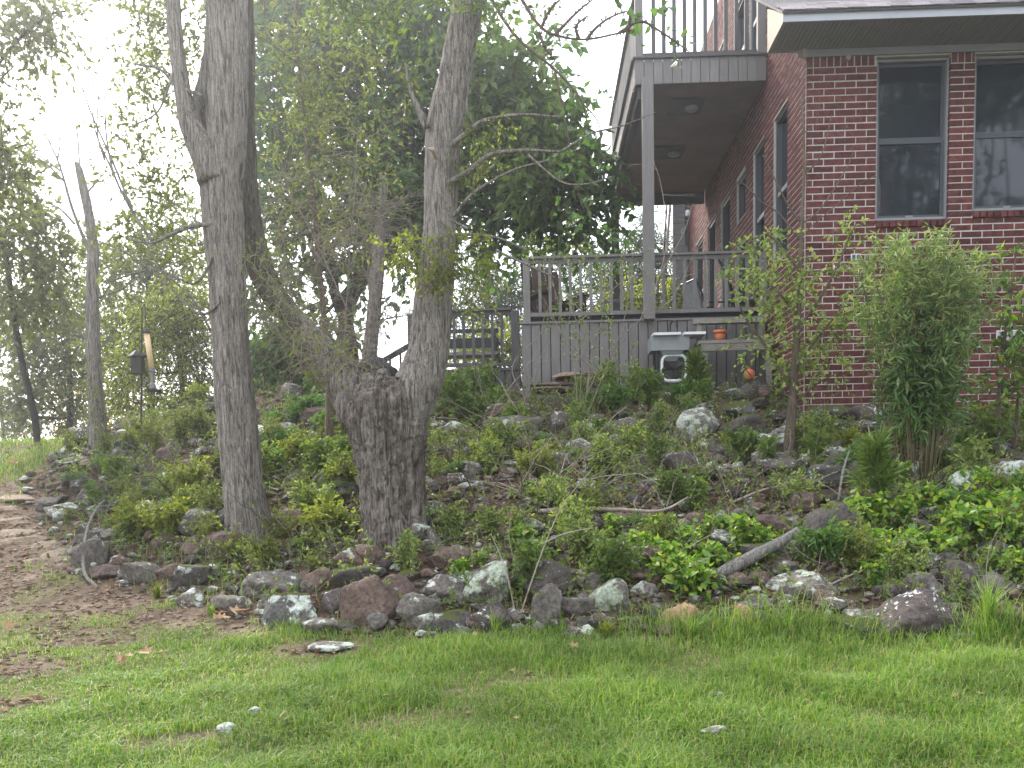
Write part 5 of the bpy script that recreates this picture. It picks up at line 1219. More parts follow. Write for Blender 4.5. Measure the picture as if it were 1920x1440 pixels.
# stepping stones of the path at the left
for i, (px, py, w, h) in enumerate([(30,936,90,22),(20,978,90,16),(30,1000,80,18),(40,1012,110,20),(85,1022,110,20),(110,1036,80,18),(62,1055,60,14),(110,1062,70,16),(15,955,60,14),(100,1046,56,14),(120,1050,50,16),(0,1022,60,16)]):
    g = ground_at(px, py); s = g[1]/F; P, T = rock_shape(700+i, 4, (w*s, w*s*.62, .1), 9, .09); m = MB(); m.add(P, None, T); me = m.mesh('flagstone', True); me.materials.append(M['flag'])
    o = bpy.data.objects.new('stepping_stone', me); COL.objects.link(o); o.location = (g[0], g[1], g[2]-.012); o.rotation_euler = (R(9), 0, .2*random.uniform(-1, 1))
    tag(o, ['topmost tan flagstone of the path at far left', 'thin tan flagstone third from the top of path', 'tan flagstone in the middle of the path at left edge', 'broad tan flagstone in the middle of the path', 'broad flagstone against the bank stones', 'flagstone touching the bank at the path bend', 'small flagstone low on the path', 'lowest flagstone of the path near the left end rock', 'small flagstone under the topmost one', 'small tan flagstone between two broad ones', 'thick small flagstone beside the left end rock', 'flagstone cut by the left picture edge'][i], 'stepping stone', 'stepping stones of the path')
# stacked flagstones in front of the deck skirt
for i, (px, py, w, h, Y) in enumerate([(1066,722,150,10,14.7),(1095,712,120,9,14.75),(1075,704,80,10,14.6),(1125,703,70,8,14.75),(1040,732,90,12,14.5)]):
    p = at(px, py, Y); s = Y/F; P, T = rock_shape(760+i, 4, (w*s, .4, h*s*1.3), 8, .02); m = MB(); m.add(P, None, T); me = m.mesh('flagstone', True); me.materials.append(M['flag' if i in (2,) else 'rock_brown'])
    o = bpy.data.objects.new('flagstone', me); COL.objects.link(o); o.location = tuple(p); tag(o, ['wide bottom slab of the flagstone stack by the deck skirt', 'middle slab of the flagstone stack by the deck skirt', 'tan top slab of the flagstone stack', 'brown top slab at right of the flagstone stack', 'slab lying left below the flagstone stack'][i], 'flagstone', 'stacked flagstones')
SUNK = []
for i, (px, py, w, h) in enumerate([(1340,1316,46,16),(1338,1384,52,22),(425,1376,40,22),(480,1346,30,14),(620,1220,90,14)]):
    g = ground_at(px, py); s = g[1]/F; P, T = rock_shape(800+i, 4, (w*s, w*s*.6, .07), 8, .06); m = MB(); m.add(P, None, T); me = m.mesh('rock', True); me.materials.append(M['rock_lich'])
    o = bpy.data.objects.new('rock', me); COL.objects.link(o); o.location = (g[0], g[1], g[2]+.025); SUNK.append((g[0], g[1], w*s*.55)); tag(o, ['upper of two pale stones sunk in the lawn at right', 'lower of two pale stones sunk in the lawn at right', 'pale stone sunk in the lawn at left', 'small pale stone at the soil edge of lawn', 'long thin pale stone in soil below the square rock'][i], 'rock', 'stones sunk in the lawn')

# ------------------------------------------------------------------ lawn grass
def blades(mb, X, Y, Z, H, Wd, rg, lean=.5):
    n = len(X); a = rg.uniform(0, 6.283, n); D = np.stack([np.cos(a), np.sin(a), 0*a], 1); S = np.stack([-D[:, 1], D[:, 0], 0*a], 1)*(Wd/2)[:, None]
    ln = rg.uniform(.15, 1, n)*lean; B = np.stack([X, Y, Z-.01], 1); up = np.array([0, 0, 1.])
    Mi = B+up*(H*.55)[:, None]+D*(H*ln*.3)[:, None]; Tp = B+up*(H*(1-.35*ln))[:, None]+D*(H*ln*.95)[:, None]
    V = np.stack([B-S, B+S, Mi+S*.8, Mi-S*.8, Tp], 1).reshape(-1, 3); o = np.arange(n)[:, None]*5
    mb.add(V, o+np.array([[0, 1, 2, 3]]), o+np.array([[3, 2, 4]]))
rg = np.random.default_rng(123)
g_ = MB(); n = 270000
Y = 3.6+(rg.uniform(0, 1, n)**1.25)*5.6; X = rg.uniform(-.56, .56, n)*Y-.03*Y; d = edge_d(X, Y); dm = dirt_mask(X, Y); P0 = np.stack([X, Y, X*0], -1)
pat = fbm(P0*2.3, 60, 3); thin = np.clip(.85+.35*pat, .25, 1)
near = np.ones(n, bool)
for sx, sy, sr in SUNK: near &= np.hypot((X-sx)/sr, (Y-sy)/(sr*.75)) > 1
k = near & (d < .12) & (rg.uniform(0, 1, n) < (1-dm)**1.6*thin*np.where(d > 0, .5, 1))
X, Y, d, pat = X[k], Y[k], d[k], pat[k]; edge = np.exp(-np.maximum(-d, 0)/.22)*np.clip((X-.1)/.8, 0.1, 1)
H = rg.uniform(.045, .115, len(X))*(1+.45*pat)*(1+2.8*edge*rg.uniform(0, 1, len(X)))*np.clip(1.1-.5*np.clip((-X-1)/2, 0, 1), .5, 1)
blades(g_, X, Y, zg(X, Y), H, rg.uniform(.0036, .0078, len(X)), rg, 1.35)
# far lawn on the left beyond the path
n = 26000; Y = rg.uniform(9, 15, n); X = -rg.uniform(.3, .56, n)*Y; d = edge_d(X, Y); dm = dirt_mask(X, Y); k = (d < -.05) & (rg.uniform(0, 1, n) < (1-dm)**2); X, Y = X[k], Y[k]
blades(g_, X, Y, zg(X, Y), rg.uniform(.04, .1, len(X)), rg.uniform(.006, .012, len(X)), rg)
g_.build('lawn_grass', M['grass'], None, False, 'stuff')
# tufts of strap leaves along the edge
def tuft(px, py, h, n, label, mt='lf_yel'):
    g = ground_at(px, py); rg = np.random.default_rng(int(px)); m = MB(); s = g[1]/F; H = h*s
    a = rg.uniform(0, 6.28, n); r = rg.uniform(0, .03, n); X = g[0]+np.cos(a)*r; Y = g[1]+np.sin(a)*r; blades(m, X, Y, np.full(n, g[2]), rg.uniform(.6, 1.15, n)*H, rg.uniform(.006, .012, n), rg, .9)
    o = m.build('grass_tuft', M[mt]); o.data.transform(Matrix.Translation(-Vector(g))); o.location = tuple(g); tag(o, label, 'grass tuft', 'grass tufts along the bank foot')
tuft(296, 1122, 42, 60, 'bright green strap leaved tuft in front of the dark rounded rock'); tuft(398, 1156, 34, 50, 'small green tuft left of the mossy rock', 'lf_bright'); tuft(1137, 1196, 46, 80, 'bright yellow green grass tuft in the lawn edge below the pale green rock')
tuft(1850, 1190, 130, 70, 'tall dark green grass clump right of the pyramid rock', 'grass'); tuft(1300, 1205, 70, 60, 'long grass clump in front of the tan orange rock', 'grass'); tuft(930, 1192, 60, 50, 'grass clump below the tall lichened slab', 'grass'); tuft(1480, 1200, 70, 60, 'long grass clump before the long dark slab', 'grass')
# leaf litter on the soil
lt = MB(); n = 26000; Y = rg.uniform(5.5, 14.8, n); X = rg.uniform(-.58, .56, n)*Y; d = edge_d(X, Y); dm = dirt_mask(X, Y); k = ((d > 0) | (rg.uniform(0, 1, n) < dm*.5)) & ~((Y > YF) & (X > XC)); X, Y = X[k], Y[k]; n = len(X)
P = np.stack([X, Y, zg(X, Y)+.012], 1); leaf_add(lt, P, rdir(rg, n, 0, .25), unit(rdir(rg, n)*.5+np.array([0, 0, 1.])), rg.uniform(.03, .085, n), rg.uniform(.018, .045, n), 'lob'); lt.build('leaf_litter', M['lf_litter'], None, False, 'stuff')
# single fallen leaves on the lawn
for i, (px, py, w, lab) in enumerate([(1090,1232,30,'largest pale dry leaf on the lawn below the grass tuft'),(1095,1220,16,'small pale leaf just above the largest pale leaf'),(893,1206,22,'curled tan leaf near the lawn edge below the lichened slab'),(738,1326,26,'orange dry leaf on the left middle lawn'),(955,1350,26,'rust coloured leaf in the middle of the lawn'),(942,1345,16,'small tan leaf left of the rust coloured leaf'),(972,1372,20,'narrow orange leaf below the rust coloured leaf'),(1330,1130,20,'pale leaf by the tan orange rock'),(1525,1340,18,'faint tan leaf on the right lawn'),(1800,1325,24,'orange leaf on the lawn at far right'),(1840,1324,22,'dark brown leaf at far right of the lawn'),(285,1245,38,'crumpled orange leaves on the worn grass at left'),(240,1250,34,'brown leaf beside the crumpled orange leaves'),(440,1164,50,'rust leaf cluster at the soil below the grass tuft'),(415,1174,34,'small rust leaf left of the rust leaf cluster'),(15,1192,36,'orange leaf at the left picture edge'),(235,1154,24,'tan leaf on the bare soil'),(42,874,30,'reddish leaves on the path at far left'),(240,1432,18,'brown leaf at the bottom edge of lawn'),(630,1330,14,'tiny brown leaf on the left lawn')]):
    g = ground_at(px, py); s = g[1]/F; m = MB(); r_ = np.random.default_rng(i+5); k = 3 if 'cluster' in lab or 'leaves' in lab else 1
    for q in range(k): leaf_add(m, np.array([[(q-k/2)*.04, r_.uniform(-.02, .02), .02]]), rdir(r_, 1, .1, .3), unit(rdir(r_, 1)*.7+np.array([[0, -.5, 1.]])), w*s*.7, w*s*.5, 'star')
    o = m.build('fallen_leaf', M['lf_dead']); o.location = (g[0], g[1], g[2]+.055); tag(o, lab, 'fallen leaf', 'dry leaves on the lawn')
# ------------------------------------------------------------------ dead wood on the bank
def stick(name, label, cat, pts, r, mt, lift=.0, side=0, seed=0):
    rg = np.random.default_rng(seed); P = []
    for px, py, up in pts:
        g = ground_at(px, py); P.append(g+np.array([0, 0, up]))
    o0 = P[0].copy(); m = MB(); Q = bez(np.array(P)-o0, 26); m.tube(Q, lin(r, len(Q)), 12, True, ridged(.12, seed))
    for k in range(side): branchy(m, Q[rg.integers(4, len(Q))], unit(rdir(rg, 1, .6)[0]), .35, min(r)*.6, rg, 1)
    o = m.build(name, mt, None, True); o.location = tuple(o0); return tag(o, label, cat, 'fallen branches on the bank')
stick('fallen_log', 'grey lichened dead log lying against the light grey stone', 'log', [(1318,1106,.06),(1365,1092,.1),(1410,1078,.14),(1455,1064,.18),(1500,1044,.22)], [.035,.05,.05,.045,.03], M['deadlog'], seed=2)
stick('fallen_branch', 'curved pale stick standing at the left end of stone row', 'branch', [(184,1106,.02),(160,1088,.06),(160,1060,.16),(168,1030,.22),(184,1000,.25),(200,985,.26)], [.012,.018,.018,.016,.012,.008], M['deadlog'], seed=3)
stick('fallen_branch', 'long thin brown branch lying across the mid bank', 'branch', [(1010,980,.1),(1080,985,.14),(1160,990,.16),(1240,992,.16),(1290,975,.2)], [.02,.018,.016,.012,.008], M['twig'], side=4, seed=4)
stick('fallen_branch', 'thin pale stick leaning on the big dark boulder', 'branch', [(1572,960,.1),(1580,935,.24),(1592,905,.3)], [.01,.012,.008], M['deadlog'], seed=5)
stick('fallen_branch', 'straight thin stick lying under the big dark boulder', 'branch', [(1530,1120,.03),(1570,1105,.06),(1615,1090,.08)], [.01,.009,.006], M['twig'], seed=6)
stick('fallen_branch', 'forked pale root beside the dead log', 'branch', [(1150,1056,.04),(1165,1062,.08),(1185,1045,.12)], [.01,.012,.006], M['deadlog'], side=2, seed=7)
stick('fallen_branch', 'bent grey branch right of the oak foot', 'branch', [(520,1000,.04),(560,965,.1),(590,935,.18),(600,925,.2)], [.022,.02,.018,.01], M['deadlog'], side=2, seed=8)
stick('fallen_branch', 'long twig sloping across the mid bank below boulder', 'branch', [(1380,960,.1),(1440,945,.14),(1510,940,.16),(1570,925,.2)], [.012,.011,.009,.006], M['twig'], side=3, seed=9)
stick('fallen_branch', 'weathered branch half buried near the dark slab', 'branch', [(1350,985,.03),(1390,975,.08),(1430,985,.06)], [.03,.028,.015], M['deadlog'], side=1, seed=10)
# ------------------------------------------------------------------ sapling in front of the house corner
g = ground_at(1478, 852); Yp = g[1]; s_ = Yp/F
t = thing('sapling', 'young tree with pale yellow green leaves before the house corner', 'tree', g)
q = path([(1478,862),(1482,800),(1486,750),(1490,690),(1496,600),(1500,520),(1502,440),(1505,380),(1508,320),(1507,250),(1502,180)], Yp); q[0, 2] = g[2]-.08
m = MB(); P = bez(q, 60); m.tube(P, lin([11,9,8,7,5,4,3.2,2.6,2,1.5], len(P))*s_, 10, True, ridged(.06, 3)); rg = np.random.default_rng(201)
for pts, r in (([(1487,735),(1460,690),(1430,640),(1400,600),(1385,570)], 4), ([(1490,700),(1520,650),(1560,600),(1590,560)], 3), ([(1493,620),(1530,570),(1570,500),(1590,450),(1605,420)], 3.4), ([(1500,510),(1470,470),(1440,440),(1410,450)], 3), ([(1486,745),(1455,735),(1425,720),(1395,690)], 3), ([(1503,420),(1475,380),(1450,330),(1430,290)], 2), ([(1500,450),(1460,400),(1430,380),(1400,350),(1385,340)], 1.8), ([(1506,330),(1540,290),(1560,215)], 2), ([(1503,420),(1540,390),(1590,310),(1600,280)], 1.8), ([(1503,440),(1550,400),(1640,330),(1650,400)], 1.4), ([(1496,600),(1470,560),(1440,530),(1400,520)], 3), ([(1488,760),(1530,720),(1570,700)], 3), ([(1507,250),(1530,230),(1535,200)], 1.2)):
    B = bez(path(pts, Yp), 14); m.tube(B, lin([r, r*.35], len(B))*s_, 5)
m.build('trunk', M['bark_sap'], t, True)
crown_part(t, [(1400,475,44,26),(1440,455,44,24),(1390,520,36,26),(1430,540,50,36),(1480,500,40,30),(1530,520,36,26),(1540,500,30,20),(1590,430,50,20),(1500,560,50,36),(1400,600,30,16),(1385,655,24,18),(1450,640,40,34),(1500,650,50,36),(1560,620,50,34),(1550,680,50,36),(1460,590,40,30),(1580,580,30,24),(1480,690,40,26)], Yp, M['lf_pale'], 46, .22, 8, .062, .034, 'oval', M['bark_sap'], .3, 202, .55, 1.0, 'foliage', tw=.002)
# --- cane shrub
g = ground_at(1725, 905); Yb = g[1]; s_ = Yb/F
t = thing('cane_shrub', 'tall bushy shrub of many olive canes and soft lance leaves', 'shrub', g); rg = np.random.default_rng(211)
cm = MB(); SU = []; DU = []; SL = []; DL = []
for k in range(42):
    a = rg.uniform(-1, 1); dpt = rg.uniform(-1, 1); top = at(1735+a*124, 500+rg.uniform(-60, 70)+abs(a)*30, Yb); b = g+np.array([a*.15+rg.uniform(-.05, .05), dpt*.14, -.05]); tp = top+np.array([0, dpt*.42, 0])
    P = bez([b, b*.55+tp*.45+np.array([a*-.04+rg.uniform(-.05, .05), dpt*.05, .05]), tp], 22); cm.tube(P, lin([.0078, .006, .003], len(P)), 5)
    for i in range(int(rg.integers(7, 13)), len(P)):
        d_ = unit(P[i]-P[i-1]); up_ = i+rg.normal()*2.2 > 14.5
        for _ in range(4 if up_ else 3):
            (SU if up_ else SL).append(P[i]+rg.normal(size=3)*.02); (DU if up_ else DL).append(unit(d_*(.9 if up_ else .3)+rdir(rg, 1)[0]*np.array([1, 1, .5])+np.array([0, 0, .2 if up_ else -.1])))
cm.build('cane', M['cane'], t, True, kind='stuff')
lm = MB(); tm = MB(); S = np.array(SU); sprays(lm, tm, S, np.array(DU), .2*rg.uniform(.5, 1.3, len(S)), 7, .09, .019, rg, 'dia', .3, .0022, .8, .35); lm.build('upper_foliage', M['lf_bush'], t, kind='stuff'); tm.build('twig_work', M['cane'], t, kind='stuff')
lm = MB(); S = np.array(SL); sprays(lm, None, S, np.array(DL), .16*rg.uniform(.5, 1.2, len(S)), 5, .115, .03, rg, 'oval', .7, .002, .7, .3); lm.build('hanging_foliage', M['lf_cane'], t, kind='stuff')
# --- right edge sapling
g = ground_at(1868, 870); Yr = g[1]
t = thing('small_leafy_sapling', 'thin sapling with round bright leaves at the right picture edge', 'sapling', g)
q = path([(1868,870),(1872,760),(1880,660),(1895,560),(1905,470)], Yr); q[0, 2] = g[2]-.05; m = MB(); P = bez(q, 30); m.tube(P, lin([6, 4.5, 3, 1.5], len(P))*Yr/F, 8)
q2 = path([(1900,860),(1910,740),(1930,600)], Yr+.2); m.tube(bez(q2, 20), lin([5, 2], 20 if len(bez(q2, 20)) == 20 else len(bez(q2, 20)))*Yr/F, 8); m.build('trunk', M['bark_sap'], t, True)
crown_part(t, [(1890,560,40,40),(1900,500,30,36),(1910,620,40,40),(1870,640,40,36),(1895,690,40,40),(1905,760,36,40),(1940,660,40,90),(1860,720,30,30)], Yr, M['lf_mid'], 26, .24, 7, .075, .045, 'heart', M['bark_sap'], .3, 221, .5, 1, 'foliage')
crown_part(t, [(1900,470,20,26),(1910,590,30,30),(1880,690,26,26)], Yr-.15, M['lf_bright'], 24, .22, 7, .075, .045, 'heart', M['bark_sap'], .3, 222, .5, 1, 'bright_foliage')
# --- pine seedling
def pine_seedling(px, py, h, wpx, label):
    g = ground_at(px, py); s = g[1]/F; rg = np.random.default_rng(int(px)); t = thing('pine_seedling', label, 'pine seedling', g, 'pine seedlings on the bank')
    H = h*s; m = MB(); P = bez([g-[0, 0, .03], g+[.01, 0, H*.5], g+[.0, 0, H]], 24); m.tube(P, lin([.012, .005], len(P)), 6)
    lm = MB(); S = []; D = []
    for i in range(2, 24):
        f = i/23
        for _ in range(2 if f < .9 else 3):
            if rg.uniform() < .75 and f < .9:
                a = rg.uniform(0, 6.28); ln = wpx*s*(1-f*.8)*rg.uniform(.4, .9); d = np.array([math.cos(a), math.sin(a), .7]); B = bez([P[i], P[i]+d*ln*.5, P[i]+d*ln+[0, 0, .05]], 8); m.tube(B, lin([.005, .003], len(B)), 4)
                for b in B[1:]: S += [b]*4; D += [unit(d*.9+rdir(rg, 1)[0]*.8) for _ in range(4)]
        S += [P[i]]*6; D += [unit(np.array([0, 0, .8])+rdir(rg, 1)[0]) for _ in range(6)]
    m.build('stem', M['stem'], t); S = np.array(S); D = np.array(D); D = unit(D+rg.normal(size=D.shape)*.25)
    leaf_add(lm, S, D, rdir(rg, len(S)), rg.uniform(.1, .2, len(S))*min(1, H/.6+.3), .0032, 'dia'); lm.build('needles', M['lf_pinel'], t, kind='stuff')
pine_seedling(1640, 975, 150, 55, 'bright green pine seedling left of the cane shrub'); pine_seedling(1302, 735, 70, 26, 'small upright pine seedling beside the outdoor sink')

# ------------------------------------------------------------------ low shrubs and ferns on the bank
def proto_shrub(name, cat, lf, stem, h, spread, ns, nsp, ll, lw, kind, seed, nl=7, droop=.3, up=.6, ln=.16, lo=.25):
    rg = np.random.default_rng(seed); t = thing(name, 'shrub', cat); OFF[t.name] = (0, 0, 0); sm = MB(); S = []; D = []
    for k in range(ns):
        a = rg.uniform(0, 6.28); r = rg.uniform(.1, 1)*spread; e = np.array([math.cos(a)*r, math.sin(a)*r, h*rg.uniform(.55, 1)]); P = bez([(0, 0, -.04), e*np.array([.3, .3, .6])+rg.normal(size=3)*.03, e], 10); sm.tube(P, lin([.006, .0025], len(P)), 4)
        for i in range(int(len(P)*lo), len(P)):
            for _ in range(nsp): S.append(P[i]); D.append(unit(unit(P[i]-P[i-1])*.5+rdir(rg, 1)[0]+np.array([0, 0, .25])))
    S = np.array(S); D = np.array(D); lm = MB(); sprays(lm, sm, S, D, ln*rg.uniform(.5, 1.2, len(S)), nl, ll, lw, rg, kind, droop, .0018, .5, up)
    sm.build('stem', stem, t, kind='stuff'); lm.build('foliage', lf, t, kind='stuff'); return t
def proto_fern(name, lf, h, seed, n=9, ll=.022, lw=.0075):
    rg = np.random.default_rng(seed); t = thing(name, 'fern', 'fern'); OFF[t.name] = (0, 0, 0); sm = MB(); lm = MB()
    for k in range(n):
        a = rg.uniform(0, 6.28); r = h*rg.uniform(.6, 1.1); e = np.array([math.cos(a)*r, math.sin(a)*r, h*rg.uniform(.4, .8)]); P = bez([(0, 0, 0), e*np.array([.4, .4, 1.1]), e], 30); sm.tube(P, lin([.004, .001], len(P)), 3)
        for i in range(4, len(P)):
            tg = unit(P[i]-P[i-1]); sd = unit(np.cross(tg, [0, 0, 1.])); f = math.sin(i/len(P)*3.0)**.6
            for sg in (-1, 1): leaf_add(lm, P[i][None], (sd*sg+tg*.35-[0, 0, .1])[None], np.array([[0, 0, 1.]]), ll*(.4+f)*2, lw*1.6, 'dia')
    sm.build('stem', M['stem'], t, kind='stuff'); lm.build('foliage', lf, t, kind='stuff'); return t
PR = {
 'pale': [proto_shrub('leafy_shrub', 'shrub', M['lf_pale'], M['twigd'], .5, .3, 9, 2, 0.063, 0.032, 'oval', 301), proto_shrub('leafy_shrub', 'shrub', M['lf_pale'], M['twigd'], .38, .34, 8, 2, 0.057, 0.029, 'oval', 302), proto_shrub('leafy_shrub', 'shrub', M['lf_pale'], M['twig'], .62, .22, 6, 2, 0.072, 0.035, 'dia', 312)],
 'mid': [proto_shrub('leafy_shrub', 'shrub', M['lf_mid'], M['twigd'], .45, .32, 9, 2, 0.075, 0.035, 'dia', 303), proto_shrub('leafy_shrub', 'shrub', M['lf_fern'], M['twigd'], .34, .3, 9, 2, 0.068, 0.032, 'oval', 304), proto_shrub('leafy_shrub', 'shrub', M['lf_mid'], M['stem'], .55, .25, 5, 2, 0.093, 0.042, 'dia', 314)],
 'olive': [proto_shrub('leafy_shrub', 'shrub', M['lf_olive'], M['twigd'], .5, .34, 10, 2, 0.060, 0.027, 'dia', 305), proto_shrub('leafy_shrub', 'shrub', M['lf_yel'], M['twigd'], .4, .3, 8, 2, 0.068, 0.032, 'oval', 306), proto_shrub('leafy_shrub', 'shrub', M['lf_olive'], M['twigd'], .6, .3, 6, 2, 0.054, 0.024, 'oval', 316, 9)],
 'heart': [proto_shrub('heart_leaved_plant', 'plant', M['lf_bright'], M['stem'], .3, .2, 9, 2, .066, .058, 'heart', 307, 3, .3, .7, .16), proto_shrub('heart_leaved_plant', 'plant', M['lf_bright'], M['stem'], .2, .24, 10, 2, .06, .054, 'heart', 308, 3, .3, .7, .15), proto_shrub('heart_leaved_plant', 'plant', M['lf_bright'], M['stem'], .36, .14, 5, 2, .062, .056, 'heart', 318, 3, .3, .7, .1)],
 'fern': [proto_fern('fern', M['lf_fern'], .32, 309), proto_fern('fern', M['lf_mid'], .26, 310), proto_fern('fern', M['lf_olive'], .3, 320, 6)],
}
used = set(); rg = np.random.default_rng(400); NP = 0
LOOK = {'pale': 'pale leaved shrub', 'mid': 'green leaved shrub', 'olive': 'olive leaved shrub', 'heart': 'heart leaved plant', 'fern': 'feathery green fern'}
GRP = {'pale': 'low shrubs on the bank', 'mid': 'low shrubs on the bank', 'olive': 'low shrubs on the bank', 'heart': 'heart leaved plants on the bank', 'fern': 'ferns on the bank'}
def plant(kind, X, Y, sc, label=None):
    global NP
    v = int(rg.integers(3)); p = PR[kind][v]; sc *= .72; z = float(zg(np.array([X]), np.array([Y]))[0]); px, py = proj((X, Y, z)); d = float(edge_d(np.array([X]), np.array([Y]))[0])
    size = 'small' if sc < .6 else 'large' if sc > 1.0 else ''
    look = f"{size} {LOOK[kind]}".strip(); lab = label or look
    if (kind, v) not in used: used.add((kind, v)); o = p; o.location = (X, Y, z); o['label'] = lab; o.scale = (sc,)*3; o.rotation_euler = (0, 0, rg.uniform(0, 6.28))
    else: o = copy_tree(p, (X, Y, z), rg.uniform(0, 6.28), sc, lab)
    if not label: RANK.setdefault((look, zone(px, max(d, 0)/5.5)), []).append((px, o))
    o['group'] = GRP[kind]; NP += 1; return o
def plant_px(kind, px, py, hpx, label=None, up=0):
    g = ground_at(px, py); base_h = {'pale': .52, 'mid': .46, 'olive': .5, 'heart': .3, 'fern': .3}[kind]
    return plant(kind, g[0], g[1], hpx*g[1]/F/base_h, label)
MP = [('pale',765,1075,95,'pale leaved shrub at the right foot of the stump'),('pale',850,1010,90,'pale grey green shrub right of the stump foot'),('pale',920,1010,80,None),('pale',960,1000,70,None),
 ('pale',1020,960,110,'yellowish variegated shrub in the middle of the bank'),('pale',1060,970,90,None),('olive',1000,900,90,None),('olive',920,880,90,None),('olive',860,870,80,None),('mid',880,800,80,None),('mid',850,790,90,'dark green shrub directly right of the burl'),
 ('pale',1140,900,110,None),('pale',1190,860,90,None),('pale',1100,850,80,None),('mid',1160,770,80,None),('mid',1220,770,80,None),('mid',1100,770,60,None),('mid',1270,755,60,None),('pale',1140,690,80,'pale shrub in front of the deck skirt planks'),('pale',1190,690,70,None),
 ('mid',1320,760,50,None),('pale',1390,870,70,None),('mid',1440,890,70,None),('mid',1530,880,70,None),('pale',1550,820,80,None),('pale',1530,760,100,None),('pale',1590,750,90,None),
 ('heart',1230,1070,80,None),('heart',1260,1090,90,None),('heart',1300,1120,90,'heart leaved plant spilling past the tan orange rock'),('heart',1200,1060,70,None),('heart',1330,1070,80,None),('heart',1390,1040,80,None),('heart',1420,1030,70,None),('heart',1280,1040,70,None),('heart',1350,1010,70,None),('heart',1240,1030,70,None),
 ('heart',1620,1040,70,None),('heart',1660,1060,80,None),('heart',1700,1060,80,None),('heart',1740,1050,90,None),('heart',1790,1040,90,None),('heart',1830,1020,90,None),('heart',1880,1030,90,None),('heart',1900,990,90,None),('heart',1850,970,80,None),('heart',1780,980,80,None),('heart',1730,960,80,None),('heart',1900,1080,80,None),('heart',1640,1110,60,'bright heart leaved plant above the low brown slab'),('heart',1690,1000,70,None),('heart',1820,930,80,None),('heart',1600,990,60,None),('heart',1920,940,90,None),
 ('heart',900,1070,50,None),('heart',870,1080,50,None),('heart',1000,1060,70,None),('heart',980,1030,60,None),('heart',1150,1020,60,None),
 ('olive',330,1000,90,None),('olive',280,1010,70,None),('olive',395,990,100,None),('pale',360,960,80,None),('olive',440,1060,70,'yellow green shrub at the oak foot'),('olive',500,1060,60,None),('olive',250,980,80,None),('olive',410,900,80,None),('pale',320,930,70,None),
 ('fern',200,900,60,None),('fern',170,960,60,None),('fern',230,930,60,None),('fern',140,920,50,None),('fern',120,985,50,None),('fern',250,1010,60,None),('fern',620,980,80,None),('fern',650,1000,80,None),('fern',600,1020,80,None),('fern',640,940,80,None),('fern',560,1040,70,None),
 ('mid',600,900,80,None),('mid',640,880,80,None),('olive',560,880,90,None),('olive',610,850,70,None),('mid',530,850,70,None),('mid',600,810,60,None),('olive',650,820,70,None),('olive',650,930,80,None),('mid',520,800,50,None),('mid',560,790,50,None),
 ('olive',240,850,60,None),('olive',290,850,70,None),('olive',340,840,80,None),('olive',380,830,90,None),('olive',200,855,50,None),('olive',270,830,60,None),('olive',130,850,50,None)]
for k, px, py, h, lab in MP: plant_px(k, px, py, h, lab)
tries = 0
while NP < 235 and tries < 6000:
    tries += 1; Y = rg.uniform(7.2, 14.4); X = rg.uniform(-.56, .54)*Y; d = float(edge_d(np.array([X]), np.array([Y]))[0])
    if d < .45 or (Y > YF-.4 and X > XC-.4): continue
    px, py = proj((X, Y, float(zg(np.array([X]), np.array([Y]))[0])))
    if not 60 < px < 1940: continue
    if 640 < px < 840 and d < 2.0: continue
    if 1080 < px < 1560 and rg.uniform() < .35: continue
    if 1375 < px < 1435 and Y > 11: continue
    k = rg.choice(['pale', 'mid', 'olive', 'heart', 'fern'], p=[.1, .16, .44, .02, .28] if px < 700 else [.3, .26, .18, .16, .1]); plant(k, X, Y, rg.uniform(.6, 1.2))
for kk, pl in PR.items():
    for v, p in enumerate(pl):
        if (kk, v) not in used: plant(kk, 0, 10, 1)
rank_labels()
# ground cover of single small leaves between the stones
gc = MB(); sm = MB(); n = 5200; Y = rg.uniform(7, 14.6, n); X = rg.uniform(-.57, .56, n)*Y; d = edge_d(X, Y); P0 = np.stack([X, Y, X*0], -1); k = (d > .2) & ~((Y > YF-.1) & (X > XC)) & (fbm(P0*1.1, 77, 3) > -.3); X, Y = X[k], Y[k]
S = np.stack([X, Y, zg(X, Y)+.01], 1); sprays(gc, sm, S, rdir(rg, len(S), .9), rg.uniform(.12, .3, len(S)), 9, .045, .024, rg, 'oval', .2, .0018, .5, .6); gc.build('ground_cover', M['lf_mid'], None, False, 'stuff'); sm.build('ground_cover_stems', M['stem'], None, False, 'stuff')
# loose scrub: thin leafy shoots and dead twigs tangled over the stones, beyond counting
for lf, n, sd, ll, lw, thr in (('lf_olive', 2900, 81, .042, .019, -.1), ('lf_pale', 1800, 82, .046, .021, .0), ('lf_mid', 900, 83, .055, .024, .05)):
    lm = MB(); sm = MB(); Y = rg.uniform(7.2, 14.4, n); X = rg.uniform(-.57, .56, n)*Y; d = edge_d(X, Y); P0 = np.stack([X, Y, X*0], -1); k = (d > .35) & ~((Y > YF-.2) & (X > XC-.1)) & (fbm(P0*.9, sd, 4) > thr) & ~((abs(X/Y-.24) < .022) & (Y > 11))
    X, Y = X[k], Y[k]; S = np.stack([X, Y, zg(X, Y)], 1); sprays(lm, sm, S, unit(rdir(rg, len(S))*.8+np.array([0, 0, .9])), rg.uniform(.18, .5, len(S)), 9, ll, lw, rg, 'oval' if lf != 'lf_olive' else 'dia', .18, .0022, .8, .5, .3)
    lm.build('scrub_leaves', M[lf], None, False, 'stuff'); sm.build('scrub_stems', M['twig'], None, False, 'stuff')
tm = MB()
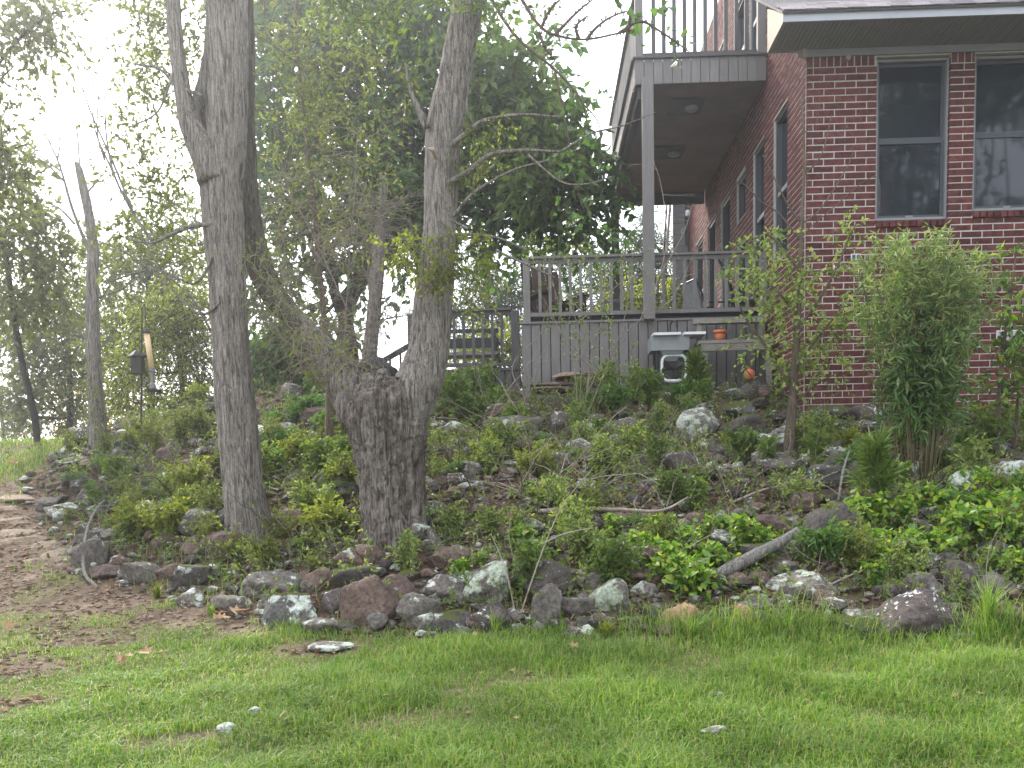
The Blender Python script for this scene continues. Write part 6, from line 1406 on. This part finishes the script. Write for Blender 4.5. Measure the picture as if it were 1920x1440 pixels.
for _ in range(420):
    Y = rg.uniform(7.4, 14.2); X = rg.uniform(-.5, .5)*Y; d = float(edge_d(np.array([X]), np.array([Y]))[0])
    if d < .5 or (Y > YF-.3 and X > XC-.2): continue
    branchy(tm, (X, Y, float(zg(np.array([X]), np.array([Y]))[0])), unit(rdir(rg, 1)[0]*np.array([1, .6, .4])+np.array([0, 0, .3])), rg.uniform(.3, .8), .0035, rg, 1, .6, 6, 2, -.05)
tm.build('dead_twigs', M['twig'], None, False, 'stuff')
# dry grass and weeds between the stones
wd = MB(); n = 15000; Y = rg.uniform(6.8, 14.6, n); X = rg.uniform(-.57, .56, n)*Y; d = edge_d(X, Y); P0 = np.stack([X, Y, X*0], -1); k = (d > -.1) & ~((Y > YF-.1) & (X > XC)) & (fbm(P0*1.7, 78, 3) > .05); X, Y = X[k], Y[k]
blades(wd, X, Y, zg(X, Y), rg.uniform(.06, .22, len(X)), rg.uniform(.003, .006, len(X)), rg, .9); wd.build('weed_grass', M['grass'], None, False, 'stuff')
# bare brush in the middle of the bank
def brush(px, py, n, h, label, seed, mt='twig', spread=1.0):
    g = ground_at(px, py); rg = np.random.default_rng(seed); t = thing('dry_brush', label, 'dry brush', g, 'dry brush on the bank'); m = MB()
    for k in range(n):
        d = unit(np.array([rg.uniform(-1, 1)*spread, rg.uniform(-.5, .3), rg.uniform(.25, 1)])); branchy(m, g+np.array([rg.uniform(-.25, .25), rg.uniform(-.15, .15), -.02]), d, h*rg.uniform(.6, 1.2), .008, rg, 2, .5, 8, 2, -.05)
    m.build('twig_work', M[mt], t, True, kind='stuff'); return t
brush(1000, 930, 9, 1.1, 'tangle of pale dry twigs in the middle of the bank', 501); brush(930, 960, 7, .9, 'dry twigs right of the stump', 502, 'twigd'); brush(1090, 920, 7, 1.0, 'dry twigs below the deck skirt in mid bank', 503); brush(960, 830, 6, 1.0, 'arching bare twigs before the lower deck', 504); brush(880, 800, 5, 1.0, 'bare twigs right of the burl', 505)
brush(560, 1040, 6, .8, 'dry twigs between the oak foot and the stump', 506, 'twigd'); brush(330, 920, 6, .8, 'dry twigs in the shrubs left of the oak', 507, 'twigd'); brush(1380, 930, 6, .6, 'dry twigs near the dark slab', 508, 'twigd', 1.5); brush(1480, 960, 6, .5, 'dry twigs left of the big dark boulder', 509, 'twigd', 1.6); brush(1080, 1010, 6, .6, 'low dry twigs on the brown slab', 510, 'twigd', 1.6)
g = ground_at(985, 1165); t = thing('bare_shoot', 'two thin bare shoots crossing above the upright rock', 'bare shoot', g); m = MB()
for pts in ([(968,1170),(960,1120),(945,1060),(920,1000)], [(970,1170),(1000,1080),(1030,1000),(1060,940),(1110,880)], [(1015,1020),(1060,1000),(1110,990)]):
    P = bez(path(pts, g[1]), 18); m.tube(P, lin([.007, .003], len(P)), 5)
m.build('stem', M['twig'], t); 
g = ground_at(1010, 735); t = thing('bare_shoot', 'arching bare twigs against the deck skirt planks', 'bare shoot', g); m = MB(); r2 = np.random.default_rng(77)
for pts in ([(1100,740),(1110,660),(1090,590),(1060,540),(1050,500)], [(1100,740),(1140,660),(1200,600),(1260,560),(1300,480),(1330,450)], [(1110,690),(1060,640),(1040,600),(1020,560)], [(1090,600),(1130,560),(1180,520),(1240,510)], [(980,760),(1010,680),(1030,640)], [(985,750),(960,690),(1000,640),(1030,610)], [(1200,600),(1235,520),(1250,440),(1240,350),(1225,300)], [(1235,520),(1280,440),(1300,380)]):
    P = bez(path(pts, 13.2), 20); m.tube(P, lin([.009, .003], len(P)), 5)
    for i in (6, 10, 14, 18): branchy(m, P[min(i, len(P)-1)], unit(rdir(r2, 1)[0]*np.array([1, .4, 1])), .4, .004, r2, 1)
m.build('twig_work', M['twig'], t)

# ------------------------------------------------------------------ bird feeders on a pole
Yf = 12.6; pb = at(264, 850, Yf); zb = float(zg(np.array([pb[0]]), np.array([Yf]))[0]); ptop = at(266, 578, Yf)
t = thing('feeder_pole', 'thin dark iron pole with hooks holding two bird feeders', 'pole', (pb[0], Yf, zb))
m = MB(); m.tube([(pb[0], Yf, zb-.1), tuple(ptop)], .012, 8); m.build('pole', M['iron'], t)
h1 = at(274, 612, Yf); h2 = at(254, 655, Yf)
m = MB(); m.tube(bez([ptop-np.array([0, 0, .02]), ptop+np.array([.03, 0, .05]), np.array([h1[0], Yf, ptop[2]+.0]), h1+np.array([0, 0, .02])], 14), .007, 6); m.build('hook', M['iron'], t)
pm = at(264, 640, Yf); m = MB(); m.tube(bez([pm, pm+np.array([-.04, 0, .04]), h2+np.array([0, 0, .06]), h2], 12), .007, 6); m.build('hook', M['iron'], t)
zt_ = float(at(274, 624, Yf)[2]); zb_ = float(at(280, 692, Yf)[2]); x = float(h1[0])+.02
t = thing('tube_feeder', 'tall tan tube bird feeder hanging right of the iron pole', 'bird feeder', (x, Yf, zb_)); 
m = MB(); m.tube([(x-.02, Yf, zt_), (x+.02, Yf, zb_)], .034, 14); m.build('tube', M['feeder'], t, True)
m = MB(); m.lathe((x-.022, Yf, zt_), [(.044, -.01), (.044, .02), (.01, .06), (.004, float(h1[2])-zt_)], 12); m.build('cap', M['iron'], t)
m = MB(); m.lathe((x+.022, Yf, zb_-.24), [(.0, 0), (.04, .005), (.04, .06), (.02, .07), (.025, .2), (.042, .21), (.042, .25)], 12); m.build('port_base', M['siding'], t)
m = MB(); m.lathe((x+.03, Yf, zb_-.28), [(0, 0), (.09, .005), (.095, .03), (.085, .03), (.08, .01)], 14); m.build('seed_tray', M['iron'], t)
c = at(258, 684, Yf); t = thing('lantern_feeder', 'dark square lantern bird feeder hanging left of the iron pole', 'bird feeder', tuple(c)); 
m = MB(); m.box(c, (.13, .13, .17)); m.build('body', M['iron'], t)
m = MB(); m.lathe(c+np.array([0, 0, .09]), [(.13, 0), (.13, .015), (.05, .07), (.01, .09), (.006, float(h2[2]-c[2])-.09)], 4); m.build('roof', M['iron'], t)
m = MB(); m.box(c-np.array([0, 0, .1]), (.17, .17, .02)); m.build('tray', M['iron'], t)
# ------------------------------------------------------------------ hazy air, added to imitate the veil of lens glare
m = MB(); m.box((0, 25, 13), (160, 150, 36)); hz = m.build('glare_haze', None, None, False, 'stuff')
hm = bpy.data.materials.new('glare_haze_air'); hm.use_nodes = True; ht = hm.node_tree; ht.nodes.clear()
ho = ht.nodes.new('ShaderNodeOutputMaterial'); hv = ht.nodes.new('ShaderNodeVolumePrincipled'); hv.inputs['Color'].default_value = (.93, .97, 1, 1); hv.inputs['Density'].default_value = .0032; hv.inputs['Anisotropy'].default_value = .85
ht.links.new(hv.outputs[0], ho.inputs['Volume']); hz.data.materials.append(hm)
